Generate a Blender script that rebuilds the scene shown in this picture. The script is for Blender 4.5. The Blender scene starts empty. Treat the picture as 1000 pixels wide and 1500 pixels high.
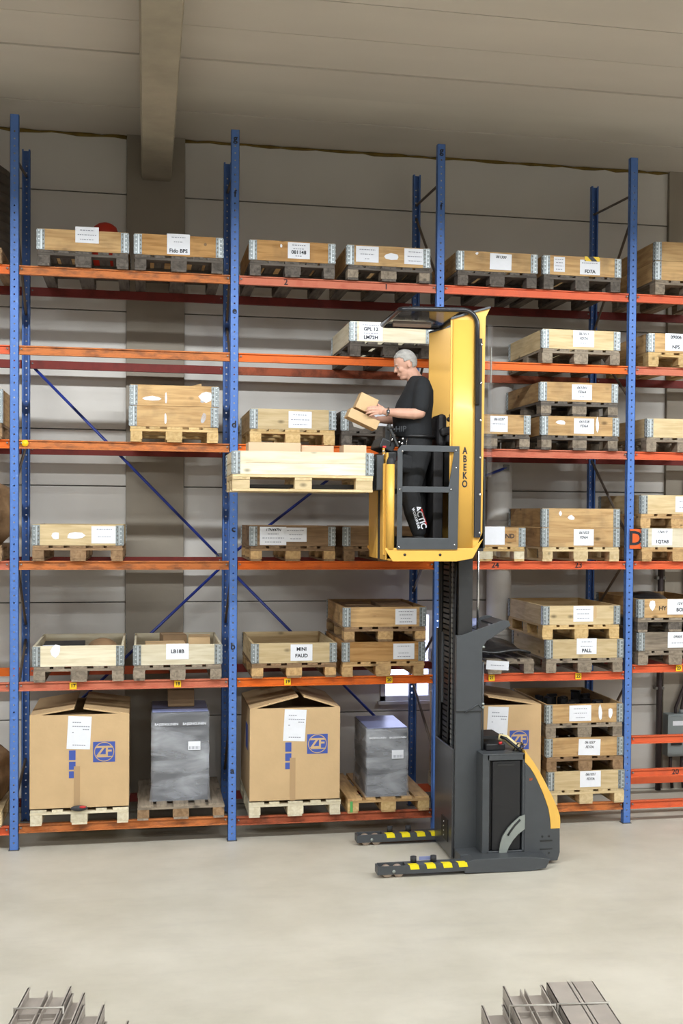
import bpy, bmesh, math, random
from mathutils import Vector, Matrix, Euler
random.seed(7)
D = bpy.data
C = bpy.context.scene.collection
S = bpy.context.scene
R = math.radians

# ------------------------------------------------------------------ camera
cam_d = D.cameras.new('camera'); cam = D.objects.new('camera', cam_d); C.objects.link(cam)
_right = (0.978757, -0.204865, 0.008013); _up = (-0.003284, 0.023413, 0.99972); _fwd = (0.204995, 0.97851, -0.022243)
cam.matrix_world = Matrix(((_right[0], _up[0], -_fwd[0], 1.12654), (_right[1], _up[1], -_fwd[1], -11.4646),
                           (_right[2], _up[2], -_fwd[2], 2.96565), (0, 0, 0, 1)))
cam_d.sensor_fit = 'VERTICAL'; cam_d.sensor_height = 36.0; cam_d.sensor_width = 24.0
cam_d.lens = 1844.35 / 1500 * 36
cam_d.shift_x = -100 / 1500; cam_d.shift_y = (796.87 - 750) / 1500
cam_d.clip_end = 100
S.camera = cam

# ------------------------------------------------------------------ world, exposure
w = D.worlds.new('world'); S.world = w; w.use_nodes = True
w.node_tree.nodes['Background'].inputs[0].default_value = (0.62, 0.72, 1.0, 1)
w.node_tree.nodes['Background'].inputs[1].default_value = 0.6
S.view_settings.view_transform = 'Standard'; S.view_settings.look = 'None'
S.view_settings.exposure = 0.0; S.view_settings.gamma = 1.0; S.view_settings.use_curve_mapping = False

# ------------------------------------------------------------------ ceiling lamps (area lights: main strip row, plus added fill rows)
LAMP_Z = 6.45
MAIN_Y = -5.2
LAMP_ROWS = [(MAIN_Y, 226.0), (-11.5, 180.0), (-15.2, 150.0)]  # the two rows behind the main one are added fill
LAMP_X = (-4.2, 0.6, 5.4, 10.2)
LAMP_COL = (0.925, 0.97, 1.0)
def lamp_light(x, y, tilt, energy, sy=.16, sx=4.4):
    ld = D.lights.new('strip_or_fill_light', 'AREA'); ld.shape = 'RECTANGLE'; ld.size = sx; ld.size_y = sy
    ld.energy = energy; ld.color = LAMP_COL
    lo = D.objects.new('strip_or_fill_light', ld); lo.location = (x, y, LAMP_Z); lo.rotation_euler = (tilt, 0, 0); C.objects.link(lo)
for _y, _p in LAMP_ROWS:
    for _x in LAMP_X:
        if _y == MAIN_Y:
            lamp_light(_x, _y + .03, R(66), _p)          # the lamp's side towards the rack
            lamp_light(_x, _y - .03, R(-55), _p * .12)   # and the side towards the camera
        else: lamp_light(_x, _y, 0, _p * (1 + .07 * (_x - 3.0)))   # added fill, weighted to brighten the ceiling's right

# ------------------------------------------------------------------ materials
def srgb(c):
    return tuple(((v / 255) / 12.92 if v / 255 <= .04045 else ((v / 255 + .055) / 1.055) ** 2.4) for v in c) + (1,)
def newmat(name):
    m = D.materials.new(name); m.use_nodes = True
    nt = m.node_tree; return m, nt, nt.nodes['Principled BSDF'], nt.nodes, nt.links
def plain(name, col, rough=.5, metal=0, noise=0.0, nscale=6.0, bump=0.0, bscale=60, coat=0, vary=0.0, emit=None, spec=.5, stretch=(1, 1, 1)):
    m, nt, b, N, L = newmat(name)
    b.inputs['Roughness'].default_value = rough; b.inputs['Metallic'].default_value = metal
    b.inputs['Specular IOR Level'].default_value = spec
    if coat: b.inputs['Coat Weight'].default_value = coat; b.inputs['Coat Roughness'].default_value = .15
    c = srgb(col); b.inputs['Base Color'].default_value = c
    tc = mp = None
    if noise or bump or vary:
        tc = N.new('ShaderNodeTexCoord'); oi = N.new('ShaderNodeObjectInfo')
        mp = N.new('ShaderNodeMapping'); mp.inputs['Scale'].default_value = stretch
        ad = N.new('ShaderNodeVectorMath'); ad.operation = 'MULTIPLY_ADD'
        cb = N.new('ShaderNodeCombineXYZ')
        for i in range(3): L.new(oi.outputs['Random'], cb.inputs[i])
        ad.inputs[1].default_value = (37, 19, 53)
        L.new(cb.outputs[0], ad.inputs[0]); L.new(tc.outputs['Object'], mp.inputs[0]); L.new(mp.outputs[0], ad.inputs[2])
    if noise or vary:
        nz = N.new('ShaderNodeTexNoise'); nz.inputs['Scale'].default_value = nscale; nz.inputs['Detail'].default_value = 5
        L.new(ad.outputs[0], nz.inputs['Vector'])
        mr = N.new('ShaderNodeMapRange'); mr.inputs[1].default_value = .3; mr.inputs[2].default_value = .7
        mr.inputs[3].default_value = 1 - noise; mr.inputs[4].default_value = 1 + noise * .5
        L.new(nz.outputs[0], mr.inputs[0])
        hs = N.new('ShaderNodeHueSaturation'); hs.inputs['Color'].default_value = c
        if vary:
            m2 = N.new('ShaderNodeMapRange'); m2.inputs[3].default_value = 1 - vary; m2.inputs[4].default_value = 1 + vary
            L.new(oi.outputs['Random'], m2.inputs[0])
            mu = N.new('ShaderNodeMath'); mu.operation = 'MULTIPLY'; L.new(mr.outputs[0], mu.inputs[0]); L.new(m2.outputs[0], mu.inputs[1])
            L.new(mu.outputs[0], hs.inputs['Value'])
        else: L.new(mr.outputs[0], hs.inputs['Value'])
        L.new(hs.outputs[0], b.inputs['Base Color'])
    if bump:
        n2 = N.new('ShaderNodeTexNoise'); n2.inputs['Scale'].default_value = bscale; n2.inputs['Detail'].default_value = 4
        L.new(ad.outputs[0], n2.inputs['Vector'])
        bp = N.new('ShaderNodeBump'); bp.inputs['Strength'].default_value = bump; bp.inputs['Distance'].default_value = .01
        L.new(n2.outputs[0], bp.inputs['Height']); L.new(bp.outputs[0], b.inputs['Normal'])
    if emit:
        b.inputs['Emission Color'].default_value = srgb(emit[0]); b.inputs['Emission Strength'].default_value = emit[1]
    return m
def wood(name, lo, hi, axis, knots=True, dirt=0.0):
    m, nt, b, N, L = newmat(name)
    b.inputs['Roughness'].default_value = .75; b.inputs['Specular IOR Level'].default_value = .25
    tc = N.new('ShaderNodeTexCoord'); oi = N.new('ShaderNodeObjectInfo')
    cb = N.new('ShaderNodeCombineXYZ')
    for i in range(3): L.new(oi.outputs['Random'], cb.inputs[i])
    ad = N.new('ShaderNodeVectorMath'); ad.operation = 'MULTIPLY_ADD'; ad.inputs[1].default_value = (37, 19, 53)
    L.new(cb.outputs[0], ad.inputs[0]); L.new(tc.outputs['Object'], ad.inputs[2])
    mp = N.new('ShaderNodeMapping'); sc = [14.0, 14.0, 14.0]; sc['xyz'.index(axis)] = 1.3; mp.inputs['Scale'].default_value = sc
    L.new(ad.outputs[0], mp.inputs[0])
    nz = N.new('ShaderNodeTexNoise'); nz.inputs['Scale'].default_value = 2.2; nz.inputs['Detail'].default_value = 6; nz.inputs['Distortion'].default_value = .6
    L.new(mp.outputs[0], nz.inputs['Vector'])
    cr = N.new('ShaderNodeValToRGB'); cr.color_ramp.elements[0].position = .3; cr.color_ramp.elements[1].position = .62
    cr.color_ramp.elements[0].color = srgb(lo); cr.color_ramp.elements[1].color = srgb(hi)
    L.new(nz.outputs[0], cr.inputs[0]); out = cr.outputs[0]
    if knots:
        m2 = N.new('ShaderNodeMapping'); s2 = [1, 1, 1]; s2['xyz'.index(axis)] = .55; m2.inputs['Scale'].default_value = s2
        L.new(ad.outputs[0], m2.inputs[0])
        vo = N.new('ShaderNodeTexVoronoi'); vo.inputs['Scale'].default_value = 7.0; L.new(m2.outputs[0], vo.inputs['Vector'])
        mr = N.new('ShaderNodeMapRange'); mr.inputs[1].default_value = .05; mr.inputs[2].default_value = .16; mr.inputs[3].default_value = .75; mr.inputs[4].default_value = 0
        L.new(vo.outputs['Distance'], mr.inputs[0])
        mx = N.new('ShaderNodeMix'); mx.data_type = 'RGBA'; mx.inputs[7].default_value = srgb(tuple(int(v * .5) for v in lo))
        L.new(mr.outputs[0], mx.inputs[0]); L.new(out, mx.inputs[6]); out = mx.outputs[2]
    if dirt:
        n3 = N.new('ShaderNodeTexNoise'); n3.inputs['Scale'].default_value = 5; n3.inputs['Detail'].default_value = 5
        L.new(ad.outputs[0], n3.inputs['Vector'])
        mr3 = N.new('ShaderNodeMapRange'); mr3.inputs[1].default_value = .5; mr3.inputs[2].default_value = .75; mr3.inputs[4].default_value = dirt
        L.new(n3.outputs[0], mr3.inputs[0])
        mx = N.new('ShaderNodeMix'); mx.data_type = 'RGBA'; mx.inputs[7].default_value = srgb((70, 62, 55))
        L.new(mr3.outputs[0], mx.inputs[0]); L.new(out, mx.inputs[6]); out = mx.outputs[2]
    hs = N.new('ShaderNodeHueSaturation'); m4 = N.new('ShaderNodeMapRange'); m4.inputs[3].default_value = .84; m4.inputs[4].default_value = 1.12
    L.new(oi.outputs['Random'], m4.inputs[0]); L.new(m4.outputs[0], hs.inputs['Value']); L.new(out, hs.inputs['Color'])
    L.new(hs.outputs[0], b.inputs['Base Color'])
    bp = N.new('ShaderNodeBump'); bp.inputs['Strength'].default_value = .25; bp.inputs['Distance'].default_value = .004
    L.new(nz.outputs[0], bp.inputs['Height']); L.new(bp.outputs[0], b.inputs['Normal'])
    return m
TONES = {'new': ((210, 196, 164), (230, 220, 194)), 'pine': ((196, 170, 126), (218, 196, 154)), 'tan': ((176, 138, 92), (208, 172, 122)),
         'orange': ((160, 116, 66), (196, 152, 98)), 'brown': ((128, 100, 72), (160, 130, 98)), 'grey': ((116, 104, 90), (158, 144, 126)),
         'dark': ((74, 68, 62), (112, 104, 96)), 'yellow': ((188, 152, 98), (214, 184, 132))}
WOOD = {(t, a): wood('%s_wood_%s' % (t, a), TONES[t][0], TONES[t][1], a, dirt={'new': 0, 'pine': .1, 'yellow': .1}.get(t, .35)) for t in TONES for a in 'xyz'}
def worn(name, col, under, amt, rough=.45, nscale=9, stretch=(1, 1, 1)):
    m, nt, b, N, L = newmat(name); b.inputs['Roughness'].default_value = rough + .08; b.inputs['Specular IOR Level'].default_value = .25
    tc = N.new('ShaderNodeTexCoord'); mp = N.new('ShaderNodeMapping'); mp.inputs['Scale'].default_value = stretch
    oi = N.new('ShaderNodeObjectInfo'); cb = N.new('ShaderNodeCombineXYZ')
    for i in range(3): L.new(oi.outputs['Random'], cb.inputs[i])
    ad = N.new('ShaderNodeVectorMath'); ad.operation = 'MULTIPLY_ADD'; ad.inputs[1].default_value = (31, 17, 43)
    L.new(cb.outputs[0], ad.inputs[0]); L.new(tc.outputs['Object'], mp.inputs[0]); L.new(mp.outputs[0], ad.inputs[2])
    nz = N.new('ShaderNodeTexNoise'); nz.inputs['Scale'].default_value = nscale; nz.inputs['Detail'].default_value = 8; nz.inputs['Roughness'].default_value = .65
    L.new(ad.outputs[0], nz.inputs['Vector'])
    cr = N.new('ShaderNodeValToRGB'); e = cr.color_ramp.elements; e[0].position = max(0, .62 - amt * .35); e[1].position = min(1, .72 - amt * .1)
    e[0].color = srgb(col); e[1].color = srgb(under); L.new(nz.outputs[0], cr.inputs[0]); L.new(cr.outputs[0], b.inputs['Base Color'])
    return m
M = {}
M['post_blue'] = worn('blue_post_paint', (86, 122, 190), (112, 138, 186), .12, .38, 14)
M['rod_blue'] = plain('blue_rod_paint', (44, 62, 150), .35, noise=.1)
M['orange'] = worn('orange_beam_paint', (220, 106, 34), (192, 96, 44), .25, .4, 5)
M['red_orange'] = worn('red_orange_beam_paint', (214, 98, 60), (194, 90, 60), .25, .4, 5)
M['salmon'] = worn('faded_salmon_beam_paint', (196, 114, 88), (186, 98, 74), .4, .5, 5)
M['worn_orange'] = worn('dusty_orange_beam_paint', (196, 118, 66), (134, 86, 58), .45, .6, 7, (1, 1, 3))
M['rust'] = worn('rusty_beam_paint', (176, 92, 62), (110, 62, 44), .5, .6, 7)
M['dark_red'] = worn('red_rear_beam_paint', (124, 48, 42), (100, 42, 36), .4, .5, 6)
M['galv'] = plain('galvanised_steel', (150, 157, 158), .42, .45, noise=.3, nscale=45, bump=.4, bscale=60)
M['galv_bright'] = plain('bright_zinc', (196, 202, 204), .4, .4)
M['galv_post'] = plain('galvanised_bracket', (120, 118, 112), .5, .6, noise=.2)
M['paper'] = plain('white_paper', (240, 242, 248), .8, noise=.03, nscale=20)
M['ink'] = plain('dark_ink', (38, 40, 48), .8)
M['faint_ink'] = plain('faint_grey_ink', (150, 152, 164), .8)
M['card'] = plain('brown_cardboard', (206, 174, 130), .8, noise=.06, nscale=5, bump=.12, bscale=30, vary=.03)
M['card_dark'] = plain('dark_cardboard', (148, 120, 88), .85, noise=.08, nscale=6)
M['card_pale'] = plain('pale_cardboard', (218, 188, 154), .8, noise=.05)
M['tape_brown'] = plain('brown_parcel_tape', (184, 152, 112), .35)
M['blue_print'] = plain('blue_printed_ink', (66, 88, 168), .7)
M['yellow_tag'] = plain('yellow_tag', (250, 200, 20), .5)
M['black'] = plain('black_plastic', (30, 30, 32), .45, noise=.1)
M['black_soft'] = plain('black_vinyl', (34, 32, 34), .6, bump=.2, bscale=40)
M['truck_grey'] = plain('charcoal_truck_paint', (70, 73, 76), .42, noise=.06, nscale=8, bump=.05, bscale=120)
M['truck_gloss'] = plain('glossy_charcoal_cover', (66, 66, 68), .28, noise=.04, spec=.5)
M['truck_dark'] = plain('dark_mast_steel', (42, 42, 42), .5, noise=.15, nscale=10)
M['truck_yellow'] = plain('yellow_truck_paint', (232, 180, 82), .4, noise=.02, coat=.1)
M['truck_yellow2'] = plain('yellow_fibreglass_cover', (236, 186, 88), .5, noise=.03)
M['chrome'] = plain('bright_steel', (215, 216, 218), .2, 1.0)
M['steel_grey'] = plain('silver_painted_steel', (150, 156, 150), .4, .2, noise=.08)
M['chain'] = plain('chain_steel', (180, 180, 176), .35, .8)
M['stripe'] = plain('yellow_warning_stripe', (246, 226, 20), .5)
M['rubber'] = plain('black_rubber', (44, 44, 48), .7)
M['roller'] = plain('pale_polyurethane_wheel', (196, 176, 160), .5, noise=.1)
M['concrete_beam'] = plain('raw_concrete', (172, 162, 142), .9, noise=.16, nscale=3.5, bump=.5, bscale=14)
M['column'] = plain('grey_concrete_column', (158, 149, 135), .9, noise=.06, nscale=2, bump=.1, bscale=20)
M['panel'] = plain('painted_concrete_wall_panel', (220, 216, 209), .85, noise=.04, nscale=1.2, vary=.02, bump=.05, bscale=30)
M['ceil'] = plain('concrete_ceiling_plank', (214, 206, 193), .9, noise=.06, nscale=1.5, vary=.02, bump=.08, bscale=18, stretch=(.3, 1, 1))
M['hall_wall'] = plain('dull_grey_hall_wall', (128, 124, 120), .9)
M['foam'] = plain('yellow_brown_foam_seam', (128, 104, 44), .9, noise=.4, nscale=7)
M['white_pipe'] = plain('white_plastic_duct', (236, 233, 227), .5, noise=.04)
M['ebox'] = plain('grey_switch_box', (138, 146, 146), .5, noise=.04)
M['dark_pipe'] = plain('dark_brown_pipe', (62, 52, 52), .5)
M['sack'] = plain('brown_paper_sack', (150, 118, 84), .85, noise=.3, nscale=6, bump=.8, bscale=9)
M['red_plastic'] = plain('red_plastic', (200, 52, 34), .5)
M['skin'] = plain('skin', (202, 156, 134), .5, noise=.06, nscale=18, spec=.35)
M['shirt'] = plain('black_cotton_shirt', (30, 32, 35), .9, noise=.12, nscale=8, bump=.3, bscale=14)
M['trousers'] = plain('charcoal_work_trousers', (33, 34, 36), .88, noise=.15, nscale=9, bump=.5, bscale=12)
M['hair'] = plain('short_grey_hair', (176, 172, 166), .85, noise=.25, nscale=26, bump=.7, bscale=90, stretch=(1, 1, 2))
M['shoe'] = plain('black_work_shoe', (28, 28, 28), .6)
M['eye'] = plain('eye_white', (225, 222, 216), .3)
M['iris'] = plain('dark_iris', (50, 44, 40), .3)
M['lip'] = plain('lips', (178, 112, 96), .5)
M['profile'] = plain('grey_brown_coated_steel_profile', (176, 167, 158), .5, .1, noise=.1, nscale=7)
M['strap'] = plain('pale_plastic_strap', (196, 190, 180), .5)
M['machine'] = plain('dark_grey_machine_paint', (58, 58, 61), .6, noise=.1)
M['orange_sign'] = plain('orange_sign_plate', (222, 92, 24), .5, noise=.05)
M['mesh_roof'] = None
M['beige'] = plain('beige_lamp_lens', (206, 180, 160), .5)
M['brace'] = plain('grey_brown_brace_steel', (104, 92, 82), .5, .3, noise=.1)
M['black_film'] = plain('black_plastic_film', (36, 36, 38), .28, bump=.6, bscale=10)
M['dark_goods'] = plain('black_castings', (26, 26, 28), .45, noise=.3, nscale=20)
M['lamp'] = plain('lamp_diffuser', (255, 250, 240), .5, emit=((255, 246, 228), 4.0))
M['lamp_body'] = plain('white_lamp_body', (230, 230, 228), .5)
M['red_cap'] = plain('red_terminal', (190, 40, 40), .4)
M['blue_tint'] = plain('blue_daylight_tint_and_can', (140, 148, 190), .3)  # also stands in for window daylight on film tops and truck leg
# floor: sealed concrete
def floor_mat():
    m, nt, b, N, L = newmat('sealed_concrete_floor'); b.inputs['Roughness'].default_value = .5
    tc = N.new('ShaderNodeTexCoord')
    n1 = N.new('ShaderNodeTexNoise'); n1.inputs['Scale'].default_value = .9; n1.inputs['Detail'].default_value = 8; n1.inputs['Roughness'].default_value = .6
    L.new(tc.outputs['Object'], n1.inputs['Vector'])
    cr = N.new('ShaderNodeValToRGB'); e = cr.color_ramp.elements; e[0].position = .3; e[1].position = .7
    e[0].color = srgb((190, 184, 168)); e[1].color = srgb((214, 208, 194)); L.new(n1.outputs[0], cr.inputs[0])
    mp = N.new('ShaderNodeMapping'); mp.inputs['Scale'].default_value = (.5, 1.6, 1); mp.inputs['Rotation'].default_value = (0, 0, .5)
    L.new(tc.outputs['Object'], mp.inputs[0])
    n2 = N.new('ShaderNodeTexNoise'); n2.inputs['Scale'].default_value = 3.2; n2.inputs['Detail'].default_value = 9; n2.inputs['Roughness'].default_value = .7
    L.new(mp.outputs[0], n2.inputs['Vector'])
    mr = N.new('ShaderNodeMapRange'); mr.inputs[1].default_value = .25; mr.inputs[2].default_value = .5; mr.inputs[3].default_value = .9; mr.inputs[4].default_value = 1.0
    L.new(n2.outputs[0], mr.inputs[0])
    hs = N.new('ShaderNodeHueSaturation'); L.new(cr.outputs[0], hs.inputs['Color']); L.new(mr.outputs[0], hs.inputs['Value'])
    L.new(hs.outputs[0], b.inputs['Base Color'])
    m3 = N.new('ShaderNodeMapRange'); m3.inputs[3].default_value = .32; m3.inputs[4].default_value = .6; L.new(n2.outputs[0], m3.inputs[0]); L.new(m3.outputs[0], b.inputs['Roughness'])
    return m
M['floor'] = floor_mat()
def film_mat():
    m, nt, b, N, L = newmat('clear_stretch_film'); b.inputs['Base Color'].default_value = srgb((225, 228, 235)); b.inputs['Roughness'].default_value = .18
    tc = N.new('ShaderNodeTexCoord'); mp = N.new('ShaderNodeMapping'); mp.inputs['Scale'].default_value = (1.6, 1.6, 6); mp.inputs['Rotation'].default_value = (0, .12, 0)
    L.new(tc.outputs['Object'], mp.inputs[0])
    n = N.new('ShaderNodeTexNoise'); n.inputs['Scale'].default_value = 1.1; n.inputs['Detail'].default_value = 6; n.inputs['Distortion'].default_value = .5
    L.new(mp.outputs[0], n.inputs['Vector'])
    mr = N.new('ShaderNodeMapRange'); mr.inputs[1].default_value = .4; mr.inputs[2].default_value = .68; mr.inputs[3].default_value = .16; mr.inputs[4].default_value = .62
    L.new(n.outputs[0], mr.inputs[0]); L.new(mr.outputs[0], b.inputs['Alpha'])
    bp = N.new('ShaderNodeBump'); bp.inputs['Strength'].default_value = .7; bp.inputs['Distance'].default_value = .02
    L.new(n.outputs[0], bp.inputs['Height']); L.new(bp.outputs[0], b.inputs['Normal'])
    return m
M['film'] = film_mat()
def glass_mat(name, alpha, col=(220, 225, 228)):
    m, nt, b, N, L = newmat(name); b.inputs['Base Color'].default_value = srgb(col); b.inputs['Roughness'].default_value = .05
    b.inputs['Alpha'].default_value = alpha; return m
M['mesh_roof'] = glass_mat('smoked_roof_sheet', .72, (74, 76, 80))
M['plexi'] = glass_mat('clear_plastic_screen', .05)
M['pane'] = plain('daylit_window_pane', (230, 235, 255), .2, emit=((206, 214, 255), 3.2))
M['hazard'] = None
def hazard_mat():
    m, nt, b, N, L = newmat('yellow_black_hazard_tape'); b.inputs['Roughness'].default_value = .4
    tc = N.new('ShaderNodeTexCoord'); wv = N.new('ShaderNodeTexWave'); wv.bands_direction = 'DIAGONAL'; wv.inputs['Scale'].default_value = 5.5
    L.new(tc.outputs['Object'], wv.inputs['Vector'])
    cr = N.new('ShaderNodeValToRGB'); cr.color_ramp.interpolation = 'CONSTANT'; cr.color_ramp.elements[0].color = srgb((30, 30, 34)); cr.color_ramp.elements[1].color = srgb((245, 205, 20)); cr.color_ramp.elements[1].position = .5
    L.new(wv.outputs[0], cr.inputs[0]); L.new(cr.outputs[0], b.inputs['Base Color']); return m
M['hazard'] = hazard_mat()

# ------------------------------------------------------------------ mesh helpers
class MB:
    def __init__(s, org=(0, 0, 0)): s.v = []; s.f = []; s.m = []; s.o = Vector(org); s.sm = []
    def add(s, vs, fs, mi=0, smooth=False):
        b = len(s.v); s.v += [tuple(Vector(v) - s.o) for v in vs]
        for f in fs: s.f.append([b + i for i in f]); s.m.append(mi); s.sm.append(smooth)
        return s
    def box(s, a, b, mi=0):
        (x0, y0, z0), (x1, y1, z1) = a, b
        vs = [(x, y, z) for z in (z0, z1) for y in (y0, y1) for x in (x0, x1)]
        return s.add(vs, [(0, 2, 3, 1), (4, 5, 7, 6), (0, 1, 5, 4), (2, 6, 7, 3), (0, 4, 6, 2), (1, 3, 7, 5)], mi)
    def obox(s, c, size, rot=(0, 0, 0), mi=0):
        e = Euler(rot).to_matrix(); hx, hy, hz = [q / 2 for q in size]; c = Vector(c)
        vs = [c + e @ Vector((x, y, z)) for z in (-hz, hz) for y in (-hy, hy) for x in (-hx, hx)]
        return s.add(vs, [(0, 2, 3, 1), (4, 5, 7, 6), (0, 1, 5, 4), (2, 6, 7, 3), (0, 4, 6, 2), (1, 3, 7, 5)], mi)
    def prism(s, poly, axis, a, b, mi=0):
        # poly: list of 2D points in the plane perpendicular to axis; 'y': (x,z)  'x': (y,z)  'z': (x,y)
        def P(p, t): return {'y': (p[0], t, p[1]), 'x': (t, p[0], p[1]), 'z': (p[0], p[1], t)}[axis]
        n = len(poly); vs = [P(p, a) for p in poly] + [P(p, b) for p in poly]
        fs = [tuple(range(n)), tuple(range(2 * n - 1, n - 1, -1))] + [(i, i + n, (i + 1) % n + n, (i + 1) % n) for i in range(n)]
        return s.add(vs, fs, mi)
    def tube(s, pts, r, n=10, mi=0, closed=False, smooth=True):
        pts = [Vector(p) for p in pts]; k = len(pts); rr = r if isinstance(r, (list, tuple)) else [r] * k
        rings = []; prev = None
        for i, p in enumerate(pts):
            if closed: t = (pts[(i + 1) % k] - pts[i - 1]).normalized()
            else: t = (pts[min(i + 1, k - 1)] - pts[max(i - 1, 0)]).normalized()
            if prev is None:
                u = Vector((0, 0, 1)) if abs(t.z) < .9 else Vector((1, 0, 0)); u = (u - t * u.dot(t)).normalized()
            else: u = (prev - t * prev.dot(t)).normalized()
            prev = u; v = t.cross(u)
            rings.append([p + (u * math.cos(2 * math.pi * j / n) + v * math.sin(2 * math.pi * j / n)) * rr[i] for j in range(n)])
        vs = [q for rg in rings for q in rg]; fs = []
        for i in range(k if closed else k - 1):
            a = i * n; b = ((i + 1) % k) * n
            fs += [(a + j, a + (j + 1) % n, b + (j + 1) % n, b + j) for j in range(n)]
        if not closed: fs += [tuple(range(n - 1, -1, -1)), tuple(range((k - 1) * n, k * n))]
        return s.add(vs, fs, mi, smooth)
    def cyl(s, a, b, r, n=14, mi=0, smooth=True): return s.tube([a, b], r, n, mi, smooth=smooth)
    def loft(s, secs, n=20, mi=0):
        # secs: (cx, cy, cz, rx, ry) horizontal ellipses, closed with domes
        vs = []; fs = []
        for (cx, cy, cz, rx, ry) in secs:
            for j in range(n):
                t = 2 * math.pi * j / n; vs.append((cx + rx * math.cos(t), cy + ry * math.sin(t), cz))
        for i in range(len(secs) - 1):
            for j in range(n): fs.append((i * n + j, i * n + (j + 1) % n, (i + 1) * n + (j + 1) % n, (i + 1) * n + j))
        fs += [tuple(range(n - 1, -1, -1)), tuple(range((len(secs) - 1) * n, len(secs) * n))]
        return s.add(vs, fs, mi, True)
    def ell(s, c, r, rot=(0, 0, 0), nu=20, nv=12, mi=0):
        e = Euler(rot).to_matrix(); c = Vector(c); vs = []; fs = []
        for i in range(1, nv):
            ph = math.pi * i / nv
            for j in range(nu):
                t = 2 * math.pi * j / nu
                vs.append(c + e @ Vector((r[0] * math.sin(ph) * math.cos(t), r[1] * math.sin(ph) * math.sin(t), r[2] * math.cos(ph))))
        top = len(vs); vs.append(c + e @ Vector((0, 0, r[2]))); bot = len(vs); vs.append(c + e @ Vector((0, 0, -r[2])))
        for i in range(nv - 2):
            for j in range(nu): fs.append((i * nu + j, (i + 1) * nu + j, (i + 1) * nu + (j + 1) % nu, i * nu + (j + 1) % nu))
        for j in range(nu): fs.append((top, j, (j + 1) % nu)); fs.append((bot, (nv - 2) * nu + (j + 1) % nu, (nv - 2) * nu + j))
        return s.add(vs, fs, mi, True)
    def chain(s, pts, rr, n=12):
        s.tube(pts, rr, n)
        for p, r in zip(pts, rr): s.ell(p, (r, r, r), nu=12, nv=8)
        return s
    def mesh(s, name, mats, fix=False):
        me = D.meshes.new(name); me.from_pydata(s.v, [], s.f)
        if not isinstance(mats, (list, tuple)): mats = [mats]
        for m in mats: me.materials.append(M[m] if isinstance(m, str) else m)
        if len(mats) > 1: me.polygons.foreach_set('material_index', s.m)
        me.polygons.foreach_set('use_smooth', s.sm)
        me.update()
        if fix:
            bm = bmesh.new(); bm.from_mesh(me); bmesh.ops.recalc_face_normals(bm, faces=bm.faces); bm.to_mesh(me); bm.free()
        return me
    def build(s, name, mats, parent=None, loc=(0, 0, 0), rot=(0, 0, 0), label=None, fix=True, bevel=0):
        return put(name, s.mesh(name, mats, fix), parent, loc, rot, label, bevel)
def put(name, me, parent=None, loc=(0, 0, 0), rot=(0, 0, 0), label=None, bevel=0):
    o = D.objects.new(name, me); C.objects.link(o); o.parent = parent; o.location = loc; o.rotation_euler = rot
    if label: o['label'] = label
    if bevel:
        b = o.modifiers.new('bevel', 'BEVEL'); b.width = bevel; b.segments = 2; b.limit_method = 'ANGLE'
    return o
def tag(o, label=None, cat=None, group=None, kind=None):
    if label: o['label'] = label
    if cat: o['category'] = cat
    if group: o['group'] = group
    if kind: o['kind'] = kind
    return o
def thing(name, label, cat, loc=(0, 0, 0), rz=0, group=None):
    o = D.objects.new(name, None); C.objects.link(o); o.location = loc; o.rotation_euler = (0, 0, rz); o.empty_display_size = .1
    return tag(o, label, cat, group)
def struct(o): o['kind'] = 'structure'; return o
_tm = {}
def text_mesh(txt, size, mat, bold=0.0, ext=.0006, space=1.0, shear=0.0):
    k = (txt, size, mat, bold, space, shear)
    if k in _tm: return _tm[k]
    cu = D.curves.new('lettering', 'FONT'); cu.body = txt; cu.size = size; cu.extrude = ext; cu.offset = bold
    cu.align_x = 'CENTER'; cu.align_y = 'CENTER'; cu.space_character = space; cu.shear = shear; cu.resolution_u = 3
    ob = D.objects.new('lettering', cu); C.objects.link(ob); dg = bpy.context.evaluated_depsgraph_get(); dg.update()
    me = D.meshes.new_from_object(ob.evaluated_get(dg)); me.name = 'lettering'
    me.materials.clear(); me.materials.append(M[mat]); D.objects.remove(ob); D.curves.remove(cu)
    _tm[k] = me; return me
def text(txt, size, mat, parent, loc, rot=(R(90), 0, 0), name='lettering', **kw):
    return put(name, text_mesh(txt, size, mat, **kw), parent, loc, rot)

# ------------------------------------------------------------------ room shell
WALL_Y = 1.45; CEIL = 6.72
X0, X1, Y0 = -7.0, 13.0, -17.0
fl = MB().box((X0, Y0, -.12), (X1, WALL_Y + .2, 0)).build('floor', 'floor'); struct(fl)
ceil = D.objects.new('ceiling', None); C.objects.link(ceil); ceil.location = (0, 0, CEIL); struct(ceil)
y = 1.45 + .1
edges = [1.55, .555, -.15, -.85, -1.555] + [-1.555 - .7 * i for i in range(1, 23)]
MB((0, 0, CEIL)).box((X0, Y0, CEIL + .03), (X1, 1.65, CEIL + .15)).build('ceiling_slab', 'ceil', ceil)
for i in range(len(edges) - 1):
    a, b = edges[i + 1], edges[i]
    m = (a + b) / 2; hw = (b - a) / 2 - .009
    dz = [0, .004, -.003, .006, .002, 0][i % 6]
    MB().box((X0, -hw, 0), (X1, hw, .028)).build('ceiling_plank', 'ceil', ceil, (0, m, dz))
wall = D.objects.new('wall_back', None); C.objects.link(wall); wall.location = (0, WALL_Y, 0); struct(wall)
MB().box((X0, .12, 0), (X1, .2, CEIL + .03)).build('wall_core', 'column', wall)
seams = [0, .92, 2.08, 3.24, 3.80, 4.98, 6.14, CEIL]
cols = [(X0, .928), (1.498, 6.665), (7.235, X1)]
WIN = (3.53, 4.36, 1.03, 1.98)
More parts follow.
